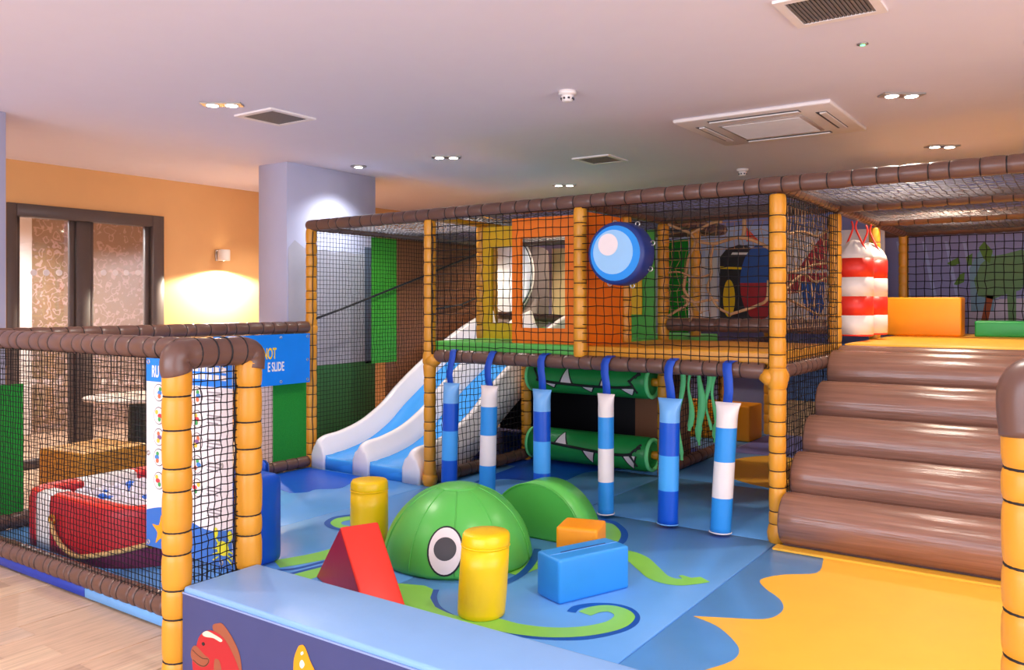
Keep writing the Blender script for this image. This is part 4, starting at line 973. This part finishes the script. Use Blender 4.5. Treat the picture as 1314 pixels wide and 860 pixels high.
# gate post at the entrance
gp = empty('gate_post', (-.145, 2.6, ZF), 'yellow padded gate post with a brown cap beside the sand coloured mat', 'gate post')
pad('post', (-.135, 2.6, ZF), (-.135, 2.6, 1.36), .064, YEL, gp, .13, True, 20)
PP = catmull([Vector((-.135, 2.6, 1.29)), Vector((-.14, 2.6, 1.40)), Vector((-.11, 2.6, 1.43)), Vector((-.03, 2.6, 1.435)), Vector((.3, 2.6, 1.43)), Vector((.9, 2.6, 1.43)), Vector((1.3, 2.6, 1.43))], 5)
V, F = tubeg(PP, [.072] * len(PP), 20); obj('top_rail', V, F, BRN, gp)
pad('post', (1.3, 2.6, ZF), (1.3, 2.6, 1.38), .062, YEL, gp, .13, False)

# ------------------------------------------------------------------ notices
bn = empty('slide_banner', (XA + .07, 5.1, .86), 'blue vinyl banner with yellow and white lettering hung on the fence by the slide', 'banner')
xb = XA + .066
poly('sheet', [(xb, 4.55, .855), (xb, 5.66, .855), (xb, 5.66, 1.34), (xb, 4.55, 1.34)], nx, .003, BANNER, bn)
UY = (0, 1, 0); UZ = (0, 0, 1)
text('lettering', 'NOT', (xb + .0035, 5.246, 1.112), UY, UZ, .145, BYEL, bn, .5, .02, 'RIGHT')
text('lettering', 'E SLIDE', (xb + .0035, 5.339, .992), UY, UZ, .122, WPLA, bn, .5, .02, 'RIGHT')
for y, z in ((5.63, 1.31), (5.63, 1.08), (5.63, .885), (5.3, 1.31), (5.3, .885), (4.95, .885), (4.58, .885)):
    P = ringpts((xb + .004, y, z), UY, UZ, .012, .012, 10); tube('eyelet', P, .004, METAL, bn, 5, True)
ps = empty('rules_poster', (-3.73, 2.53, .35), 'white rules poster with blue header and round pictograms laced to the fence net', 'poster')
ypo = 2.525; q = (0, -1, 0)
def wav(x): return .55 + .03 * math.sin((x + 4.1) * 9)
poly('sheet', [(-4.11, ypo, .36), (-3.39, ypo, .36), (-3.39, ypo, 1.35), (-4.11, ypo, 1.35)], q, .003, mat('poster_white', (232, 226, 230), .5), ps)
poly('header_print', [(-4.11, ypo - .003, 1.228), (-3.39, ypo - .003, 1.228), (-3.39, ypo - .003, 1.35), (-4.11, ypo - .003, 1.35)], q, .001, BANNER, ps)
poly('sea_print', [Vector((-4.11 + .72 * i / 20, ypo - .003, wav(-4.11 + .72 * i / 20))) for i in range(21)] + [Vector((-3.39, ypo - .003, .36)), Vector((-4.11, ypo - .003, .36))], q, .001, mat('poster_sea', (36, 104, 190), .5), ps)
text('lettering', 'RU', (-4.06, ypo - .0045, 1.253), (1, 0, 0), UZ, .085, WPLA, ps, .6, .02)
text('lettering', 'A', (-3.77, ypo - .0045, 1.253), (1, 0, 0), UZ, .085, WPLA, ps, .6, .02)
for zz in (1.30, 1.262):
    for k in range(5): poly('header_text_print', [Vector((-3.70 + .055 * k + a, ypo - .0042, zz + b_)) for a, b_ in ((0, 0), (.045, 0), (.045, .026), (0, .026))], q, .0006, WPLA, ps)
cols_ = [(214, 110, 70), (60, 130, 200), (60, 160, 90), (210, 60, 70), (240, 190, 60), (120, 80, 130)]
k = 0
for (px, pys) in ((204, (504, 533.6, 561, 587, 617, 646)), (253, (508, 538, 567, 596, 626, 655))):
    for py in pys:
        p = aty(px, py, ypo - .003); k += 1
        if p.z < .62: continue
        c1 = poly('pictogram', ringpts(p, (1, 0, 0), UZ, .046, .046, 22), q, .001, CHAR, ps); poly('pictogram_ground', ringpts(p + Vector((0, -.001, 0)), (1, 0, 0), UZ, .042, .042, 22), q, .001, PALE, c1)
        for j in range(3):
            m_ = mat('pictogram_%d' % ((k * 2 + j * 5) % 6), cols_[(k * 2 + j * 5) % 6], .5)
            poly('pictogram_figure', ringpts(p + Vector((random.uniform(-.018, .018), -.002 - .0008 * j, .018 - .018 * j)), (1, 0, 0), UZ, .013 + .006 * (j % 2), .012, 12), q, .0006, m_, c1)
for i, py in enumerate((505, 535, 566, 596, 627, 655)):
    p = aty(275, py, ypo - .003)
    for j in range(3): poly('text_line_print', [p + Vector((-.06, 0, -.018 * j)), p + Vector((.06 - .03 * (j == 2), 0, -.018 * j)), p + Vector((.06 - .03 * (j == 2), 0, -.018 * j + .008)), p + Vector((-.06, 0, -.018 * j + .006))], q, .0008, mat('grey_print', (150, 146, 152), .5), ps)
p = aty(207, 682, ypo - .004); P = [p + Vector((math.cos(math.pi / 2 + math.pi * i / 5) * (.085 if i % 2 == 0 else .036), 0, math.sin(math.pi / 2 + math.pi * i / 5) * (.085 if i % 2 == 0 else .036))) for i in range(10)]
poly('starfish_print', catmull(P, 3, True), q, .001, STARM, ps)
CRAB = mat('crab_print', (214, 214, 40), .5); p = aty(286, 704, ypo - .004)
poly('crab_print', ringpts(p, (1, 0, 0), UZ, .048, .036, 20), q, .001, CRAB, ps)
for sgn in (-1, 1):
    poly('crab_claw_print', ringpts(p + Vector((sgn * .055, 0, .07)), (1, 0, 0), UZ, .018, .024, 12), q, .001, CRAB, ps)
    tube('crab_leg_print', [p + Vector((sgn * .03, -.001, .02)), p + Vector((sgn * .06, -.001, .05))], .005, CRAB, ps, 5)
    for a in (-.05, -.25, -.45): tube('crab_leg_print', [p + Vector((sgn * .035, -.001, a * .1)), p + Vector((sgn * .075, -.001, a * .14 - .005))], .004, CRAB, ps, 5)
for x, z in ((-4.09, 1.33), (-3.47, 1.33), (-4.09, .85), (-4.09, .38), (-3.47, .38), (-3.47, .85)):
    P = ringpts((x, ypo - .004, z), (1, 0, 0), UZ, .011, .011, 10); tube('eyelet', P, .004, METAL, ps, 5, True)

# ------------------------------------------------------------------ boat ball pit
bp0, bp1, bq0, bq1 = -6.08, -4.74, 2.78, 3.85; BH = .37; TW = .17
boat = empty('boat_ball_pit', (-5.4, 3.55, 0), 'red and white padded boat ball pit with a rope swag on its side', 'ball pit')
def rr_path(x0, x1, y0, y1, r, n=7):
    P = []
    for sx_, sy_, a0, r in ((1, 0, -math.pi / 2, .42), (1, 1, 0, .42), (0, 1, math.pi / 2, .2), (0, 0, math.pi, .2)):
        cx_ = x1 - r if sx_ else x0 + r; cy_ = y1 - r if sy_ else y0 + r
        for i in range(n): a = a0 + math.pi / 2 * i / (n - 1); P.append(Vector((cx_ + r * math.cos(a), cy_ + r * math.sin(a), 0)))
    return P
OUT = rr_path(bp0, bp1, bq0, bq1, .22); INN = rr_path(bp0 + TW, bp1 - TW, bq0 + TW, bq1 - TW, .08)
def resample(P, n):
    P = P + [P[0]]; d = [0]
    for i in range(1, len(P)): d.append(d[-1] + (P[i] - P[i - 1]).length)
    o_ = []
    for k in range(n):
        s_ = d[-1] * k / n; i = max(j for j in range(len(d)) if d[j] <= s_ + 1e-9); i = min(i, len(P) - 2)
        f = (s_ - d[i]) / max(1e-9, d[i + 1] - d[i]); o_.append(P[i].lerp(P[i + 1], f))
    return o_
NB = 96; OUT = resample(OUT, NB); INN = [Vector((min(max(p.x, bp0 + TW), bp1 - TW), min(max(p.y, bq0 + TW), bq1 - TW), 0)) for p in OUT]
def segc(p):
    if p.y < bq0 + .12 and -5.86 < p.x < -5.66: return WHITE
    if p.x < bp0 + .12 and 3.18 < p.y < 3.56: return WHITE
    if p.x > bp1 - .1 and 3.3 < p.y < 3.6: return WHITE
    if p.y > bq1 - .1 and -5.6 < p.x < -5.3: return WHITE
    return RED
runs = []; start = next(i for i in range(NB) if segc(OUT[i]) is not segc(OUT[i - 1]))
i = start; cur = [i]
while len(cur) and i < start + NB:
    j = i + 1
    if j < start + NB and segc(OUT[j % NB]) is segc(OUT[i % NB]): cur.append(j)
    else:
        runs.append(cur); cur = [j]
    i = j
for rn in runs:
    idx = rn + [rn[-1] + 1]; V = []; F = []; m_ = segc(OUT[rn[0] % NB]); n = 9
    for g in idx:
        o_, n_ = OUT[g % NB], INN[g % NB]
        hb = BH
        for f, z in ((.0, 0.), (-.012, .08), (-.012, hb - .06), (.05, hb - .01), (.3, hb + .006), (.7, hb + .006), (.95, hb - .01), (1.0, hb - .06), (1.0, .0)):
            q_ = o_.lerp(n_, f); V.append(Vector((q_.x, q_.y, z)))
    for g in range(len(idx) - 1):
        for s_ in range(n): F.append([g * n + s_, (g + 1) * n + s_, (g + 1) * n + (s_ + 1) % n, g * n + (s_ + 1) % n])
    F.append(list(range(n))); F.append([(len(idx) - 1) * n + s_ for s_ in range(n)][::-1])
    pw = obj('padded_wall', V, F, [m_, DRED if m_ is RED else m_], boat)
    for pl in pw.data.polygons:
        if pl.normal.z < .35: pl.material_index = 1  # sides of red walls darkened, shading painted into the colour
box('pit_base', (bp0 + TW, bp1 - TW, bq0 + TW, bq1 - TW, .003, .03), DRED, boat)
# plum lower hull on the bow corner and rope swag
def hull(u, z, k):      # u runs along the near side and round the bow corner
    if u < 0: return Vector((-5.16 + u, bq0 - k, z))
    a = -math.pi / 2 + u / .42; return Vector((-5.16 + (.42 + k) * math.cos(a), bq0 + .42 + (.42 + k) * math.sin(a), z))
V = []; F = []; nh = 24
for i in range(nh + 1):
    u = -.12 + .76 * i / nh; zt = .02 + .13 * min(1, max(0, (i / nh) * 1.3))
    V += [hull(u, .003, .016), hull(u, zt, .018)]
for i in range(nh): F.append([2 * i, 2 * i + 2, 2 * i + 3, 2 * i + 1])
obj('lower_hull', V, F, PURP, boat)
ROPE = mat('striped_rope', (206, 166, 110), .9, .1, .35, 45)
RP = [(-.40, .22), (-.385, .17), (-.34, .12), (-.26, .075), (-.16, .05), (-.04, .05), (.1, .08), (.26, .115), (.42, .15)]
tube('rope_swag', catmull([hull(x, z, .032) for x, z in RP], 5), .016, ROPE, boat, 8)
for x, z in ((-.40, .23), (.42, .155)):
    P = ringpts(hull(x, z, .03), (1, 0, 0), UZ, .03, .026, 14); tube('rope_ring', P, .010, mat('brass', (206, 150, 60), .35, metal=.8), boat, 6, True)
BALLW = mat('white_ball_plastic', (238, 232, 240), .35); BALLB = mat('blue_ball_plastic', (30, 108, 220), .35)
bm = bmesh.new(); bmesh.ops.create_uvsphere(bm, u_segments=18, v_segments=12, radius=.036); V, F = bm_out(bm)
bmw = mesh('play_ball', V, F, BALLW); bmb = mesh('play_ball', V, F, BALLB)
ci = 0
for lay in range(1):
    for ix in range(14):
        for iy in range(17):
            x = bp0 + TW + .05 + ix * .0725 + (.036 if iy % 2 else 0); y = bq0 + TW + .05 + iy * .0705
            if x > bp1 - TW - .04 or y > bq1 - TW - .04: continue
            if (x + 5.16) > 0 and math.hypot(x + 5.16, min(0, y - bq0 - .42) if y < 3.3 else max(0, y - bq1 + .42)) > .42 - TW - .04: continue
            blue = random.random() < .2
            o = link('play_ball', bmb if blue else bmw); o.location = (x, y, .295 + random.uniform(-.02, .02))
            tag(o, 'blue plastic play ball lying in the boat ball pit' if blue else 'white plastic play ball lying in the boat ball pit', 'ball', 'balls in the boat ball pit')
            ci += 1
box('ball_bed', (bp0 + TW, bp1 - TW, bq0 + TW, bq1 - TW, .03, .235), BALLW, boat)

# ------------------------------------------------------------------ blue divider pads
o = soft_box('divider_pad', (-4.44, 3.40), .44, .26, .56, 0, ROYAL, 'dark blue padded divider with rounded top beside the yellow gate frame', 'divider pad', 'blue divider pads', .06)
o = soft_box('divider_pad', (-4.765, 3.74), .15, .16, .55, 0, ROYAL, 'dark blue padded divider standing farther in, behind the first divider', 'divider pad', 'blue divider pads', .06)

# ------------------------------------------------------------------ cafe furniture beyond the fence
tb = empty('pedestal_table', (-7.9, 4.75, ZF), 'round pale cafe table on a black pedestal beyond the fence', 'table')
V, F = lathe((-7.9, 4.75, 0), [(.46, .675), (.50, .685), (.50, .705), (.46, .71)], 40); obj('tabletop', V, F, WOODTOP, tb)
V, F = lathe((-7.9, 4.75, ZF), [(.16, 0), (.155, .03), (.11, .2), (.085, .4), (.08, .7), (.09, .755)], 28); obj('pedestal', V, F, mat('dark_green_black', (34, 48, 46), .5), tb)
ot = soft_box('ottoman', (-7.25, 3.95), .62, .62, .46, math.radians(8), TAN, 'ochre upholstered cube ottoman beyond the fence, next to the table', 'ottoman', None, .03, ZF)
